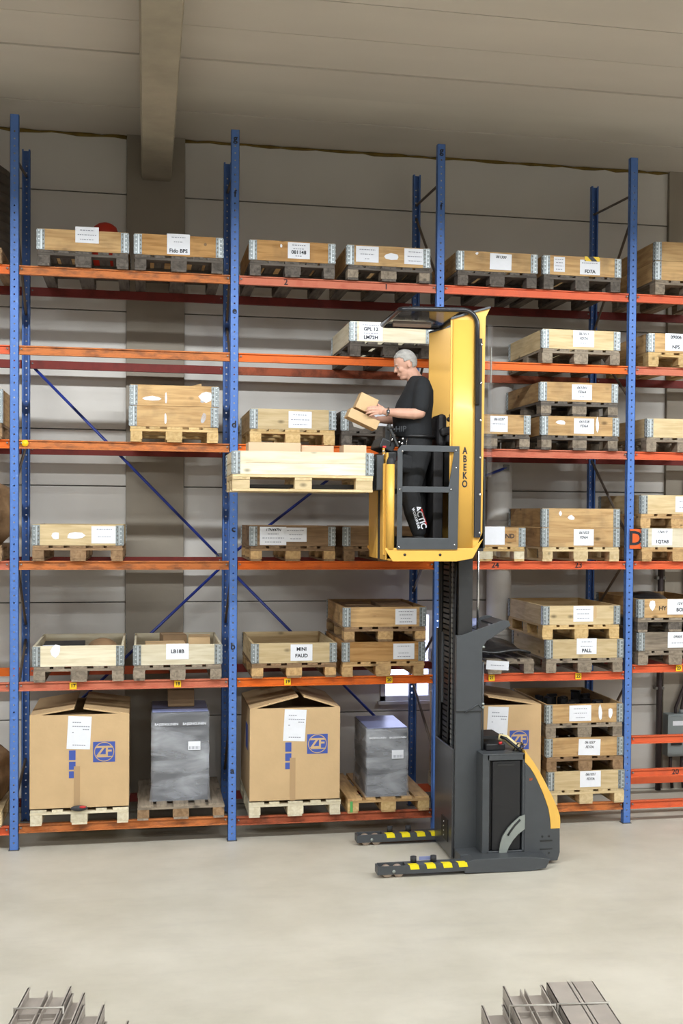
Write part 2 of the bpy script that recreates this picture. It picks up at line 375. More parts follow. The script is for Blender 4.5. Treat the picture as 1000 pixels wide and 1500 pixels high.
for (a, b) in cols:
    for i in range(len(seams) - 1):
        z0, z1 = seams[i] + .005, seams[i + 1] - .005
        segs = [(a, b)]
        if a == 1.498 and i == 1: segs = [(a, WIN[0]), (WIN[1], b)]
        for (c, d) in segs:
            MB().box((-(d - c) / 2, 0, -(z1 - z0) / 2), ((d - c) / 2, .12, (z1 - z0) / 2)).build('wall_panel', 'panel', wall, ((c + d) / 2, random.uniform(-.002, .002), (z0 + z1) / 2), bevel=.004)
MB().box((WIN[0], 0, .925), (WIN[1], .12, WIN[2])).build('wall_panel', 'panel', wall)
MB().box((WIN[0], 0, WIN[3]), (WIN[1], .12, 2.075)).build('wall_panel', 'panel', wall)
for (a, b) in ((.93, 1.496), (6.667, 7.233)):
    MB().box((a, -.05, 0), (b, .12, CEIL)).build('concrete_column', 'column', wall, label='dark grey concrete column standing in the wall')
# window
win = D.objects.new('window_1', None); C.objects.link(win); win.location = (3.945, WALL_Y, 1.5); struct(win)
wx0, wx1, wz0, wz1 = WIN[0] - 3.945, WIN[1] - 3.945, WIN[2] - 1.5, WIN[3] - 1.5
fr = MB()
for (a, b) in (((wx0, -.02, wz0), (wx0 + .05, .1, wz1)), ((wx1 - .05, -.02, wz0), (wx1, .1, wz1)), ((wx0, -.02, wz0), (wx1, .1, wz0 + .05)), ((wx0, -.02, wz1 - .05), (wx1, .1, wz1)), ((.10, 0, wz0), (.14, .09, wz1))): fr.box(a, b)
fr.build('window_frame', 'lamp_body', win)
MB().box((wx0 + .04, .06, wz0 + .04), (wx1 - .04, .07, wz1 - .04)).build('window_pane', 'pane', win)
MB().box((wx0 - .03, -.07, wz0 - .03), (wx1 + .03, .02, wz0)).build('window_sill', 'lamp_body', win)
# other walls of the hall, behind and beside the camera
struct(MB().box((X0 - .2, Y0, 0), (X0, 1.65, CEIL)).build('wall_left', 'hall_wall'))
struct(MB().box((X1, Y0, 0), (X1 + .2, 1.65, CEIL)).build('wall_right', 'hall_wall'))
struct(MB().box((X0, Y0 - .2, 0), (X1, Y0, CEIL)).build('wall_front', 'hall_wall'))
# foam line along the ceiling joint
tr = D.objects.new('trim_1', None); C.objects.link(tr); tr.location = (0, WALL_Y, CEIL); struct(tr)
for (a, b) in cols:
    k = int((b - a) / .12); pts = [(a + (b - a) * i / k, -.004 + random.uniform(-.004, .004), -.012 + random.uniform(-.008, .006)) for i in range(k + 1)]
    MB().tube(pts, [random.uniform(.008, .022) for _ in pts], 6).build('foam_seam', 'foam', tr)
# concrete roof beam (haunched sides)
bm_ = MB((1.217, 0, 6.28))
prof = [(1.085, 6.28), (1.35, 6.28), (1.362, 6.31), (1.372, 6.72), (1.062, 6.72), (1.072, 6.31)]
bm_.prism(prof, 'y', -16.9, 1.40)
rb = bm_.build('concrete_roof_beam', 'concrete_beam'); rb.location = (1.217, 0, 6.28); struct(rb); rb.name = 'trim_2'
# unseen strip lamps: reflector roof, with skirts shaped to cut light off above
for _y, _p in LAMP_ROWS:
    for _x in LAMP_X:
        t = thing('strip_or_fill_lamp', 'unseen white reflector strip lamp, of the main row or an added fill row', 'lamp', (_x, _y, LAMP_Z), 0, 'strip lamps above the aisle')
        MB().box((-2.4, -.80, .12), (2.4, .80, .14)).build('reflector_roof', 'lamp_body', t)
        if _y == MAIN_Y:
            for s_ in (-1, 1): MB().box((-2.4, s_ * .80 - .006, -.172), (2.4, s_ * .80 + .006, .14)).build('cutoff_skirt', 'lamp_body', t)
        for s_ in (-1.4, 1.4): MB().cyl((s_, 0, .14), (s_, 0, CEIL - LAMP_Z), .006, 6).build('hanger', 'chrome', t)

# ------------------------------------------------------------------ racking
H = 6.42; BAY = 1.9; DEP = 1.10
def post_mesh():
    mb = MB(); p = .064; h = .013; n = int((H - .1) / p)
    def strip(P, wdt):
        # P(u, z) -> point; a strip with a central column of square holes
        a, b = wdt; c = (a + b) / 2
        mb.add([P(a, 0), P(c - h / 2, 0), P(c - h / 2, H), P(a, H)], [(0, 1, 2, 3)])
        mb.add([P(c + h / 2, 0), P(b, 0), P(b, H), P(c + h / 2, H)], [(0, 1, 2, 3)])
        z = 0
        for i in range(n + 1):
            z1 = .06 + i * p if i < n else H
            mb.add([P(c - h / 2, z), P(c + h / 2, z), P(c + h / 2, z1), P(c - h / 2, z1)], [(0, 1, 2, 3)])
            z = z1 + h
    strip(lambda u, z: (u, 0, z), (-.037, .037))
    strip(lambda u, z: (.037, u, z), (0, .06)); strip(lambda u, z: (-.037, .06 - u, z), (0, .06))
    mb.add([(.037, .06, 0), (.022, .06, 0), (.022, .06, H), (.037, .06, H)], [(0, 1, 2, 3)])
    mb.add([(-.022, .06, 0), (-.037, .06, 0), (-.037, .06, H), (-.022, .06, H)], [(0, 1, 2, 3)])
    return mb.mesh('upright_post', 'post_blue')
PM = post_mesh()
def strut(mb, a, b, r=.012): mb.tube([a, b], r, 6, smooth=False)
flab = {0: 'blue upright frame outside the left edge of the photo', 1: 'blue upright frame at the left edge, without letters',
        2: 'blue upright frame lettered a to g, left of the middle bay', 3: 'blue upright frame behind the yellow truck, lettered g at top',
        4: 'blue upright frame at right carrying the orange D sign', 5: 'blue upright frame outside the right edge of the photo'}
Z_pat = {1: [(6.06, 6.17), (5.65, 4.86), (3.2, 3.6), (2.7, 1.9), (1.2, 1.75), (.39, .6)], 3: [(6.066, 6.115), (5.12, 5.98), (4.9, 4.2), (3.2, 3.95), (2.9, 2.2), (.69, 1.27), (1.9, 1.35)],
         4: [(6.07, 6.13), (5.87, 4.88), (4.1, 4.8), (2.763, 3.56), (2.6, 1.9), (1.37, .44)]}
frames = {}
for i in range(0, 6):
    x = BAY * (i - 1)
    t = thing('rack_upright_frame', flab[i], 'rack frame', (x, 0, 0), 0, 'blue rack uprights'); frames[i] = t
    a = put('upright_post', PM, t); b = put('upright_post', PM, t, (0, DEP + .035, 0), (0, 0, math.pi))
    for q in (a, b):
        sm = q.modifiers.new('steel', 'SOLIDIFY'); sm.thickness = .003; sm.offset = -1
    for yy in (.03, DEP):
        fp = MB().box((-.045, yy - .045, 0), (.045, yy + .045, .006)); 
        fp.cyl((.0, yy + (.0), .006), (.0, yy, .02), .009, 8); fp.build('foot_plate', 'galv_post', t)
    for (zf, zr) in Z_pat.get(i, Z_pat[4]):
        MB().tube([(0, .035, zf), (0, DEP, zr)], .013, 6, smooth=False).build('brace', 'brace', t)
def letter(i, ch, z, ring=False):
    o = text(ch, .085, 'ink', frames[i], (0, -.003, z), name='post_letter', bold=.002)
for ch, z in zip('gfedcba', (6.339, 5.846, 4.801, 3.777, 2.835, 1.771, .641)): letter(2, ch, z)
for ch, z in zip('gf', (6.357, 5.84)): letter(3, ch, z)
sg = thing('bay_sign', 'orange sign plate with a black D on the right blue post', 'sign', (5.752, -.012, 2.762))
MB().box((-.06, -.003, -.095), (.06, .003, .095)).build('sign_plate', 'orange_sign', sg)
text('D', .19, 'ink', sg, (0, -.0045, 0), bold=.004)
LV = {'f': 5.12, 'e': 4.425, 'd': 3.605, 'c': 2.545, 'b': 1.48, 'a': .215}
BH = .078
def beam_mesh(L):
    mb = MB(); h = BH
    pr = [(0, 0), (.045, 0), (.045, -h), (0, -h), (0, -h + .011), (.016, -h + .015), (.016, -.015), (0, -.011)]
    mb.prism(pr, 'x', -L / 2, L / 2); return mb.mesh('beam_profile', 'orange', True)
BL = BAY - .08
shade = {'orange': 'bright orange', 'red_orange': 'red-orange', 'salmon': 'faded salmon', 'worn_orange': 'dusty worn orange', 'rust': 'rust-brown', 'dark_red': 'dark red'}
lvn = {'f': 'top', 'e': 'second-highest', 'd': 'third-highest', 'c': 'fourth-highest', 'b': 'second-lowest', 'a': 'lowest', 'x': 'empty 20', 'y': 'extra'}
bayn = {0: 'cut-off left bay', 1: 'left bay', 2: 'middle bay', 3: 'bay right of the truck', 4: 'far right bay'}
FC = {'f': ['orange', 'worn_orange', 'salmon', 'red_orange', 'red_orange'], 'e': ['red_orange', 'worn_orange', 'orange', 'orange', 'salmon'],
      'd': ['orange', 'worn_orange', 'orange', 'salmon', 'red_orange'], 'c': ['salmon', 'worn_orange', 'orange', 'red_orange', 'red_orange'],
      'b': ['salmon', 'salmon', 'orange', 'red_orange', 'red_orange'], 'a': ['red_orange', 'worn_orange', 'rust', 'worn_orange', 'red_orange']}
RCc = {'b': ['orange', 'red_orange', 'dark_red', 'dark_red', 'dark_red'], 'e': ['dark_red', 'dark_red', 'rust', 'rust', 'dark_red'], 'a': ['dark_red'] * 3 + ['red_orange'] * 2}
bcache = {}
beams = {}
def beam(bay, lv, z, front, mat):
    k = mat
    if k not in bcache:
        me = beam_mesh(BL).copy() if False else beam_mesh(BL); me.materials.clear(); me.materials.append(M[mat]); bcache[k] = me
    x = BAY * (bay - .5); y = .004 if front else DEP - .015
    where = 'front' if front else 'rear'
    t = thing('rack_beam', '%s %s beam of the %s shelf in the %s' % (shade[mat], where, lvn[lv], bayn[bay]), 'rack beam', (x, y, z), 0, 'rack beams')
    o = put('beam_profile', bcache[k], t)
    if not front: o.rotation_euler = (0, 0, math.pi); o.location = (0, .045, 0)
    for s in (-1, 1):
        yy = (-.002, .05) if front else (-.004, .047)
        MB().box((s * (BL / 2 - .008) - .005, yy[0], -BH - .05), (s * (BL / 2 - .008) + .010 * 1, yy[1], .012)).build('end_bracket', M[mat] if front else 'galv_post', t) if False else \
            MB().cyl((s * (BL / 2 - .02), .01 if front else .02, -.03), (s * (BL / 2 - .02), -.008, -.03), .008, 8).build('lock_pin', 'galv', t)
    if front and lv in 'fa':
        for s in (-1, 1): MB().box((s * (BL / 2 + .006) - .006, -.001, -.055), (s * (BL / 2 + .006) + .006, .03, -.02)).build('safety_hook', 'black', t)
    beams[(bay, lv, front)] = t; return t
for lv, z in LV.items():
    for bay in range(5):
        zz = z + (.06 if (lv == 'b' and bay == 4) else 0) + (.012 if (lv == 'a' and bay == 1) else 0)
        beam(bay, lv, zz, True, FC[lv][bay])
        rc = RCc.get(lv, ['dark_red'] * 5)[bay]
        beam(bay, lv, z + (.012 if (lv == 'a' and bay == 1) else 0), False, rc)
beam(4, 'x', .52, True, 'red_orange'); beam(4, 'y', .848, True, 'red_orange')
beams[(4, 'y', True)]['label'] = 'red-orange empty beam above the beam marked 20, far right'
beams[(4, 'x', True)]['label'] = 'red-orange empty beam marked 20, low in the far right bay'
def btag(bay, lv, x, txt, kind='tag'):
    t = beams[(bay, lv, True)]; lx = x - BAY * (bay - .5)
    if kind == 'tag':
        g = MB().box((-.03, -.003, -.03), (.03, 0, .03)).build('number_tag', 'yellow_tag', t, (lx, 0, -BH / 2))
        text(txt, .042, 'ink', g, (0, -.004, 0), bold=.0012)
    else:
        text(txt, .075, 'ink', t, (lx, .0145, -BH / 2), name='beam_number', bold=.0012)
for b_, x_, t_ in ((1, .501, '17'), (1, 1.409, '18'), (2, 2.397, '19'), (2, 3.344, '20'), (3, 4.33, '21'), (3, 5.192, '22'), (4, 6.222, '23')): btag(b_, 'b', x_, t_)
btag(3, 'c', 4.36, '24', 'n'); btag(3, 'c', 5.187, '23', 'n'); btag(4, 'x', 6.207, '20', 'n'); btag(2, 'f', 2.363, '2', 'n'); btag(2, 'f', 3.29, '1', 'n')
MB().cyl((0, 0, 0), (0, -.004, 0), .03, 16).build('round_sticker', 'yellow_tag', beams[(1, 'd', True)], (-BL / 2 + .05, 0, -.03))
def rod(a, b, label):
    a, b = Vector(a), Vector(b)
    t = thing('cross_brace_rod', label, 'brace', tuple(a), 0, 'blue cross braces')
    MB(a).tube([a, b], .014, 8).build('rod', 'rod_blue', t)
    for q in (a, b): MB(a).box(q + Vector((-.03, -.012, -.03)), q + Vector((.03, .006, .03))).build('end_plate', 'galv_post', t)
YR = 1.158
rod((.04, YR, 4.39), (1.835, YR, 2.552), 'long blue diagonal rod falling left to right behind the left bay')
rod((1.865, YR, 2.45), (.04, YR, .70), 'blue diagonal rod rising to the right behind the boxes of the left bay')
rod((1.93, YR, 2.43), (3.76, YR, .57), 'blue diagonal rod falling to the right behind the middle bay')
rod((1.95, YR, 2.56), (3.76, YR, 3.98), 'blue diagonal rod rising to the right behind the raised pallet')
rod((3.84, YR, 3.11), (4.79, YR, 3.476), 'short blue rod poking out right of the yellow cab')

# ------------------------------------------------------------------ pallets and collars
PW, PL, PH = .77, 1.15, .135
_pc = {}
def slab(name, sx, sy, sz, mat, bev=0):
    k = (name, round(sx, 3), round(sy, 3), round(sz, 3), mat.name)
    if k not in _pc: _pc[k] = MB().box((-sx / 2, -sy / 2, -sz / 2), (sx / 2, sy / 2, sz / 2)).mesh(name, mat)
    return _pc[k]
def pallet(x0, y0, z, tone, label, rz=0, group='wooden pallets', W=PW, bt=None):
    bt = bt or tone
    t = thing('wooden_pallet', label, 'pallet', (x0 + W / 2, y0 + PL / 2, z), rz, group)
    bd = .02; bh = PH - 3 * bd - .003; xs = [-W / 2 + .07, -W / 4 + .022, 0, W / 4 - .022, W / 2 - .07]; ws = [.14, .096, .14, .096, .14]
    j = lambda a=.003: random.uniform(-a, a)
    for i, (x, w_) in enumerate(zip(xs, ws)):
        put('top_board', slab('top_board', w_ * .96, PL, bd, WOOD[(tone, 'y')]), t, (x + j(), j(.004), PH - bd / 2), (0, 0, j(.003)))
    for yy in (-PL / 2 + .07, 0, PL / 2 - .07):
        put('stringer_board', slab('stringer_board', W, .14, bd, WOOD[(tone, 'x')]), t, (j(), yy, PH - bd * 1.5 - .001))
        for x, w_ in ((-W / 2 + .05, .10), (0, .14), (W / 2 - .05, .10)):
            put('block', slab('block', w_ * (1 + j(.04)), .14, bh, WOOD[(bt, 'y')]), t, (x + j(.004), yy + j(.003), bd + bh / 2 + .001))
    for x, w_ in ((-W / 2 + .05, .096), (0, .13), (W / 2 - .05, .096)):
        put('bottom_board', slab('bottom_board', w_, PL, bd, WOOD[(tone, 'y')]), t, (x, 0, bd / 2))
    return t
def hinge_mesh(h):
    mb = MB(); w_ = .062; th = .004
    mb.box((0, -th, .002), (w_, 0, h - .004)); mb.box((-th, -th, .002), (0, w_, h - .004))
    for i in range(5):
        z = h * (i + .5) / 5
        mb.box((.008, -th - .005, z - .005), (.020, -th, z + .006), 1)
        mb.box((-th - .005, .010, z - .005), (-th, .024, z + .006), 1); mb.box((-th - .004, .042, z - .010), (-th, .052, z + .004), 2)
        mb.box((.046, -th - .003, z - .012), (.056, -th, z + .002), 2)
    mb.box((.028, -th - .004, .006), (.040, -th, h - .01), 1); mb.box((-th - .004, .028, .006), (-th, .036, h - .01), 1)
    mb.box((-th, -th - .003, .0005), (.03, -.001, .002)); 
    return mb.mesh('corner_hinge', ['galv', 'galv_bright', 'galv_post'])
_hm = {}
CH = .184
def collar(x0, y0, z, tone, label, h=CH, rz=0, group='wooden pallet collars', W=PW, L=PL, planks=1, dx=0):
    t = thing('pallet_collar', label, 'pallet collar', (x0 + W / 2, y0 + L / 2, z), rz, group)
    b = .018; hh = h / planks
    for k in range(planks):
        zz = hh * (k + .5)
        for s in (-1, 1):
            put('side_board', slab('side_board', W, b, hh - (.002 if planks == 1 else .007), WOOD[(tone, 'x')]), t, (0, s * (L / 2 - b / 2), zz))
            put('side_board', slab('side_board', b, L - 2 * b, hh - .002, WOOD[(tone, 'y')]), t, (s * (W / 2 - b / 2), 0, zz))
    if h not in _hm: _hm[h] = hinge_mesh(h)
    for (sx, sy, r) in ((-1, -1, 0), (1, -1, 90), (1, 1, 180), (-1, 1, 270)):
        put('corner_hinge', _hm[h], t, (sx * W / 2, sy * L / 2, 0), (0, 0, R(r)))
    t['hw'] = W / 2; t['hl'] = L / 2
    return t
def paper(t, fx, fz, w_, h_, lines=(), tilt=0, side='front', mat='paper'):
    """sheet on the front board: fx from left edge, fz bottom, in metres"""
    hw, hl = t['hw'], t['hl']
    p = MB().box((-w_ / 2, -.0015, -h_ / 2), (w_ / 2, 0, h_ / 2)).build('paper_sheet', mat, t, (-hw + fx + w_ / 2, -hl - .0015, fz + h_ / 2), (0, R(tilt), 0))
    n = len(lines)
    fa = MB()
    for i, ln in enumerate(lines):
        z = h_ / 2 - h_ * (i + .75) / (n + .5)
        if ln == '-' or ln.startswith('~'):
            wd = w_ * (.6 if ln == '-' else float(ln[1:])); x = -wd / 2
            while x < wd / 2:
                s = random.uniform(.008, .022); fa.box((x, -.0022, z - .0035), (min(x + s, wd / 2), -.0016, z + .0035)); x += s + .006
        elif ln:
            big = ln.startswith('*'); ln = ln.lstrip('*')
            text(ln, (.045 if big else .034), 'ink', p, (0, -.0022, z), bold=.0006 if not big else .0012, shear=0 if big else .25)
    if fa.v: fa.build('printed_lines', 'faint_ink', p, fix=False)['kind'] = 'stuff'
    return p
def scrap(t, fx, fz, w_, h_, tilt=0, mat='paper'):
    hw, hl = t['hw'], t['hl']; n = 8; pl = []
    for i in range(n):
        a = 2 * math.pi * i / n; r = random.uniform(.75, 1.15); pl.append((w_ / 2 * math.cos(a) * r, h_ / 2 * math.sin(a) * r))
    MB().prism(pl, 'y', -.0015, 0).build('torn_paper', mat, t, (-hw + fx + w_ / 2, -hl - .001, fz + h_ / 2), (0, R(tilt), 0))
F0 = -.036
def lvz(lv, bay): return LV[lv] + (.06 if (lv == 'b' and bay == 4) else 0) + (.012 if (lv == 'a' and bay == 1) else 0) + .001
def crate(bay, lv, x, ptone, ctone, pl, cl, k=0, n=1, planks=1, btone=None, yo=0):
    z = lvz(lv, bay) + k * (PH + CH + .003)
    p = pallet(x, F0 + yo, z, ptone, pl, random.uniform(-.006, .006), bt=btone)
    cs = []
    for i in range(n): cs.append(collar(x, F0 + yo, z + PH + .001 + i * (CH + .001), ctone, cl if n == 1 else cl[i], rz=random.uniform(-.006, .006), planks=planks))
    return p, cs
# --- top shelf (f)
p, c = crate(1, 'f', .197, 'dark', 'tan', 'dusty grey pallet on the top shelf, leftmost of the left bay', 'tan collar with blurred sheet, leftmost on the top shelf')
paper(c[0], .32, .075, .20, .14, ['-', '~.8', '-']);
p, c = crate(1, 'f', 1.02, 'dark', 'orange', 'dusty grey pallet on the top shelf, right half of the left bay', 'honey-brown collar whose sheet ends in BPS, top shelf, left bay')
paper(c[0], .28, .015, .20, .18, ['-', '~.4', '', '*Fido BPS']); scrap(c[0], .60, .1, .03, .03, mat='card_dark')
p, c = crate(2, 'f', 2.029, 'dark', 'orange', 'dark pallet next right of the lettered blue post, top shelf', 'orange-brown collar next right of the lettered post, top shelf')
paper(c[0], .34, .03, .20, .145, ['-', '~.5', '*081148', '~.3']); scrap(c[0], .27, .12, .02, .04)
p, c = crate(2, 'f', 2.919, 'dark', 'tan', 'dark pallet under the collar with two sheets, top shelf', 'tan collar with two white sheets and torn label, top shelf', btone='grey')
paper(c[0], .08, .03, .21, .145, ['~.7', '-', '~.2']); paper(c[0], .53, .03, .2, .145, ['-', '~.7', '-']); scrap(c[0], .33, .06, .15, .06)
p, c = crate(3, 'f', 3.955, 'dark', 'tan', 'dark pallet next right of the middle blue post, top shelf', 'brown collar next right of the middle blue post, top shelf')
paper(c[0], .31, .02, .21, .15, ['081300', '', ''], 1); scrap(c[0], .17, .15, .03, .025)
p, c = crate(3, 'f', 4.79, 'dark', 'tan', 'dark pallet under the collar with hazard tape, top shelf', 'tan collar with a piece of yellow and black tape, top shelf')
paper(c[0], .10, .03, .11, .14, ['~.8', '-', '~.7', '-']); paper(c[0], .36, .015, .2, .14, ['~.8', '', '*FD7A'])
MB().box((-.075, -.002, -.022), (.075, 0, .022)).build('hazard_tape', 'hazard', c[0], (-PW / 2 + .48, -PL / 2 - .005, .165))
p, c = crate(4, 'f', 5.911, 'grey', 'tan', 'grey pallet under the double collar, top shelf, far right', ['lower tan collar of the top shelf pair, far right', 'upper tan collar of the top shelf pair, far right'], n=2)
# --- shelf e
p, c = crate(2, 'e', 2.947, 'dark', 'new', 'dusty dark pallet above the worker, second-highest shelf', 'fresh pale collar above the worker, behind the cab roof')
paper(c[0], .08, .01, .22, .17, ['~.7', '*GPL 12', '~.6', '*LM72H'])
p, c = crate(3, 'e', 4.79, 'grey', 'pine', 'grey pallet under the plain pale collar, second-highest shelf', 'plain pale collar with FD7A sheet, second-highest shelf')
paper(c[0], .30, .025, .21, .155, ['061011', 'FD7A', '~.3'], 0)
p, c = crate(4, 'e', 5.852, 'yellow', 'tan', 'yellowish pallet at the right edge, second-highest shelf', 'tan collar with NPS sheet at the right edge')
paper(c[0], .17, .02, .22, .165, ['*09006', '', '*NPS'])
# --- shelf d
p, c = crate(1, 'd', .985, 'yellow', 'tan', 'clean yellow pallet under the film-wrapped double collar', ['lower film-wrapped collar, third-highest shelf, left bay', 'upper film-wrapped collar, third-highest shelf, left bay'], n=2)
for cc in c: scrap(cc, .62, .02, .05, .12, 20, 'film'); scrap(cc, .3, .02, .02, .1, 0, 'paper')
scrap(c[1], .09, .04, .2, .045); scrap(c[1], .6, .04, .12, .1)
MB().prism([(.1, 0), (.24, 0), (.24, .035)], 'y', -.05, -.045).build('splintered_edge', WOOD[('tan', 'x')], c[1], (0, -.4, CH))
p, c = crate(2, 'd', 2.046, 'yellow', 'pine', 'clean pale pallet behind the raised pallet, left of the worker', 'pale collar with white sheet just above the raised pallet')
paper(c[0], .34, .015, .21, .15, ['-', '~.8', '-'])
p, c = crate(2, 'd', 2.876, 'dark', 'dark', 'dark pallet behind the boxes the worker holds', 'dark grey collar behind the boxes the worker holds')
paper(c[0], .27, .05, .2, .11, ['-']); scrap(c[0], .08, .02, .22, .15, 0, 'strap')
p, c = crate(3, 'd', 3.90, 'dark', 'tan', 'dark pallet half hidden by the cab, third-highest shelf', 'tan collar half hidden by the yellow cab, third-highest shelf', btone='grey')
paper(c[0], .38, .02, .17, .15, ['061037', '~.7', ''])
p, c = crate(3, 'd', 4.785, 'dark', 'tan', 'dark pallet on the beam under two marked collars right of the cab', 'tan collar with FD6A sheet and torn tape, lower of the pair', btone='grey')
paper(c[0], .32, .02, .2, .145, ['061038', 'FD6A', '']); scrap(c[0], .14, .1, .1, .05); scrap(c[0], .54, .04, .03, .14)
p, c = crate(3, 'd', 4.772, 'dark', 'tan', 'dark pallet stacked between two marked collars right of the cab', 'knotty collar with FD6A sheet, upper of the pair right of the cab', k=1, btone='grey')
paper(c[0], .31, .02, .2, .145, ['061041', 'FD6A', '~.2'])
p, c = crate(4, 'd', 5.845, 'grey', 'pine', 'grey pallet on the third-highest shelf at the right edge', 'knotty pale collar on the third-highest shelf at the right edge')
paper(c[0], .37, .02, .2, .15, ['-', '-'])
# --- shelf c
p, c = crate(1, 'c', .16, 'brown', 'pine', 'brown pallet alone on the fourth-highest shelf, left bay', 'pale yellow collar alone on the fourth-highest shelf, left bay')
paper(c[0], .50, .02, .22, .15, ['-', '', '~.5', '']); scrap(c[0], .16, .05, .07, .07); scrap(c[0], .28, .06, .16, .06)
p, c = crate(2, 'c', 2.052, 'brown', 'brown', 'brown pallet under the collar with two joined sheets', 'grey-brown collar with two joined sheets, below the raised pallet', btone='tan')
paper(c[0], .085, .01, .24, .165, ['17N447N', '~.4', '~.8', '-']); paper(c[0], .31, .04, .2, .13, ['~.8', '-', '~.5'])
p, c = crate(2, 'c', 2.905, 'brown', 'brown', 'brown pallet half hidden by the yellow cab corner', 'grey-brown collar half hidden by the yellow cab corner')
p, c = crate(3, 'c', 3.86, 'yellow', 'tan', 'clean pallet under the collar stamped ND', 'tan collar stamped ND beside the mast', btone='new')
paper(c[0], .32, .02, .25, .17, []);
MB().box((-.055, -.001, -.055), (.055, 0, .055)).build('stamp_patch', WOOD[('orange', 'x')], c[0], (-PW / 2 + .63, -PL / 2 - .001, .1))
text('ND', .06, 'ink', c[0], (-PW / 2 + .62, -PL / 2 - .003, .1), bold=.001)
p, c = crate(3, 'c', 4.808, 'pine', 'tan', 'clean pallet under the double collar left of the D sign', ['tan collar with sheet, lower of the pair left of the D sign', 'tan collar with white scraps, upper of the pair left of the D sign'], n=2)
paper(c[0], .31, .015, .2, .155, ['061033', 'FD6A', '']); scrap(c[1], .16, .11, .03, .05); scrap(c[1], .25, .07, .07, .05)
p, c = crate(4, 'c', 5.81, 'tan', 'new', 'tan pallet beside the orange D sign', 'fresh pale collar beside the orange D sign', btone='tan')
paper(c[0], .1, .02, .21, .16, ['174117', '', '*1Q7A8'])
p, c = crate(4, 'c', 5.795, 'tan', 'pine', 'tan pallet stacked on the collar beside the D sign', 'pale collar above the collar beside the D sign', k=1)
paper(c[0], .35, .02, .2, .15, ['-', '-'])
# --- shelf b
p, c = crate(1, 'b', .165, 'grey', 'new', 'grey pallet under the whitish stained collar, left bay', 'whitish stained collar holding a black case, left bay')
cb0 = c[0]; scrap(c[0], .14, .08, .1, .12)
p, c = crate(1, 'b', 1.025, 'grey', 'new', 'grey pallet under the collar marked LB18B', 'whitish collar with sheet marked LB18B')
paper(c[0], .28, .05, .2, .14, ['*LB18B']); cb1 = c[0]
p, c = crate(2, 'b', 2.069, 'brown', 'pine', 'tan pallet under the open MINI FAUD crate', 'pale open collar with sheet MINI FAUD, middle bay', btone='tan')
paper(c[0], .35, .02, .2, .15, ['*MINI', '*FAUD'])
p, c = crate(2, 'b', 2.90, 'tan', 'orange', 'tan pallet lowest of the two-crate stack left of the truck mast', 'orange-brown collar, lower of the two-crate stack left of the truck mast', btone='tan')
paper(c[0], .47, .02, .2, .145, ['-', '', '~.5', '-'])
p, c = crate(2, 'b', 2.912, 'brown', 'tan', 'tan pallet halfway up the two-crate stack left of the truck mast', 'tan collar holding cartons, upper of the stack left of the mast', k=1, btone='tan')
paper(c[0], .48, .02, .2, .145, ['~.7', '-', '~.5', '-']); cb2 = c[0]
p = pallet(3.965, F0, lvz('b', 3), 'grey', 'grey empty pallet with white paper behind the truck bracket')
p['hw'] = PW / 2; p['hl'] = PL / 2; pe = p
paper(p, .30, .04, .22, .085, ['-'], 4)
p, c = crate(3, 'b', 4.858, 'grey', 'pine', 'grey weathered pallet left of the right blue post, second-lowest shelf', 'pale collar, lower of the two-crate stack by the right blue post')
paper(c[0], .30, .04, .2, .15, ['~.5', '-', '*PALL'])
p, c = crate(3, 'b', 4.817, 'yellow', 'pine', 'orange-yellow pallet between two pale collars, second-lowest shelf', 'pale open collar with torn tape, upper crate by the right blue post', k=1)
paper(c[0], .30, .03, .2, .15, ['~.7', '-', '~.6']); scrap(c[0], .5, .06, .04, .12, 0, 'card')
p, c = crate(4, 'b', 5.785, 'grey', 'grey', 'grey weathered pallet under the grey collar at the right edge', 'weathered grey collar at the right edge, second-lowest shelf')
paper(c[0], .3, .03, .2, .15, ['09005', '-'])
p, c = crate(4, 'b', 5.778, 'grey', 'tan', 'grey pallet stacked on the weathered grey collar, right edge', 'tan collar with peeling labels above the weathered grey collar', k=1, btone='dark')
paper(c[0], .30, .03, .3, .15, ['12V100', '*BORT']); scrap(c[0], .11, .06, .07, .12); cb4 = c[0]; text('HY', .06, 'ink', c[0], (-PW / 2 + .25, -PL / 2 - .003, .09), bold=.001)
# --- lowest shelf stack
p, c = crate(3, 'a', 4.885, 'pine', 'pine', 'pale pallet at the bottom of the three-crate stack', 'pale collar at the bottom of the three-crate stack')
paper(c[0], .32, .025, .21, .155, ['061031', 'FD7A', ''])
p, c = crate(3, 'a', 4.870, 'brown', 'tan', 'brown pallet, second lowest in the three-crate stack', 'tan collar in the middle of the three-crate stack', k=1)
paper(c[0], .32, .01, .22, .155, ['061037', 'FD7A', ''], 2)
p, c = crate(3, 'a', 4.862, 'grey', 'tan', 'grey pallet under the collar full of black castings', 'tan collar full of black castings, top of the three-crate stack', k=2)
paper(c[0], .23, .02, .22, .15, ['~.6', '-', '~.4']); scrap(c[0], .52, .02, .04, .15); scrap(c[0], .62, .04, .05, .1); cast = c[0]

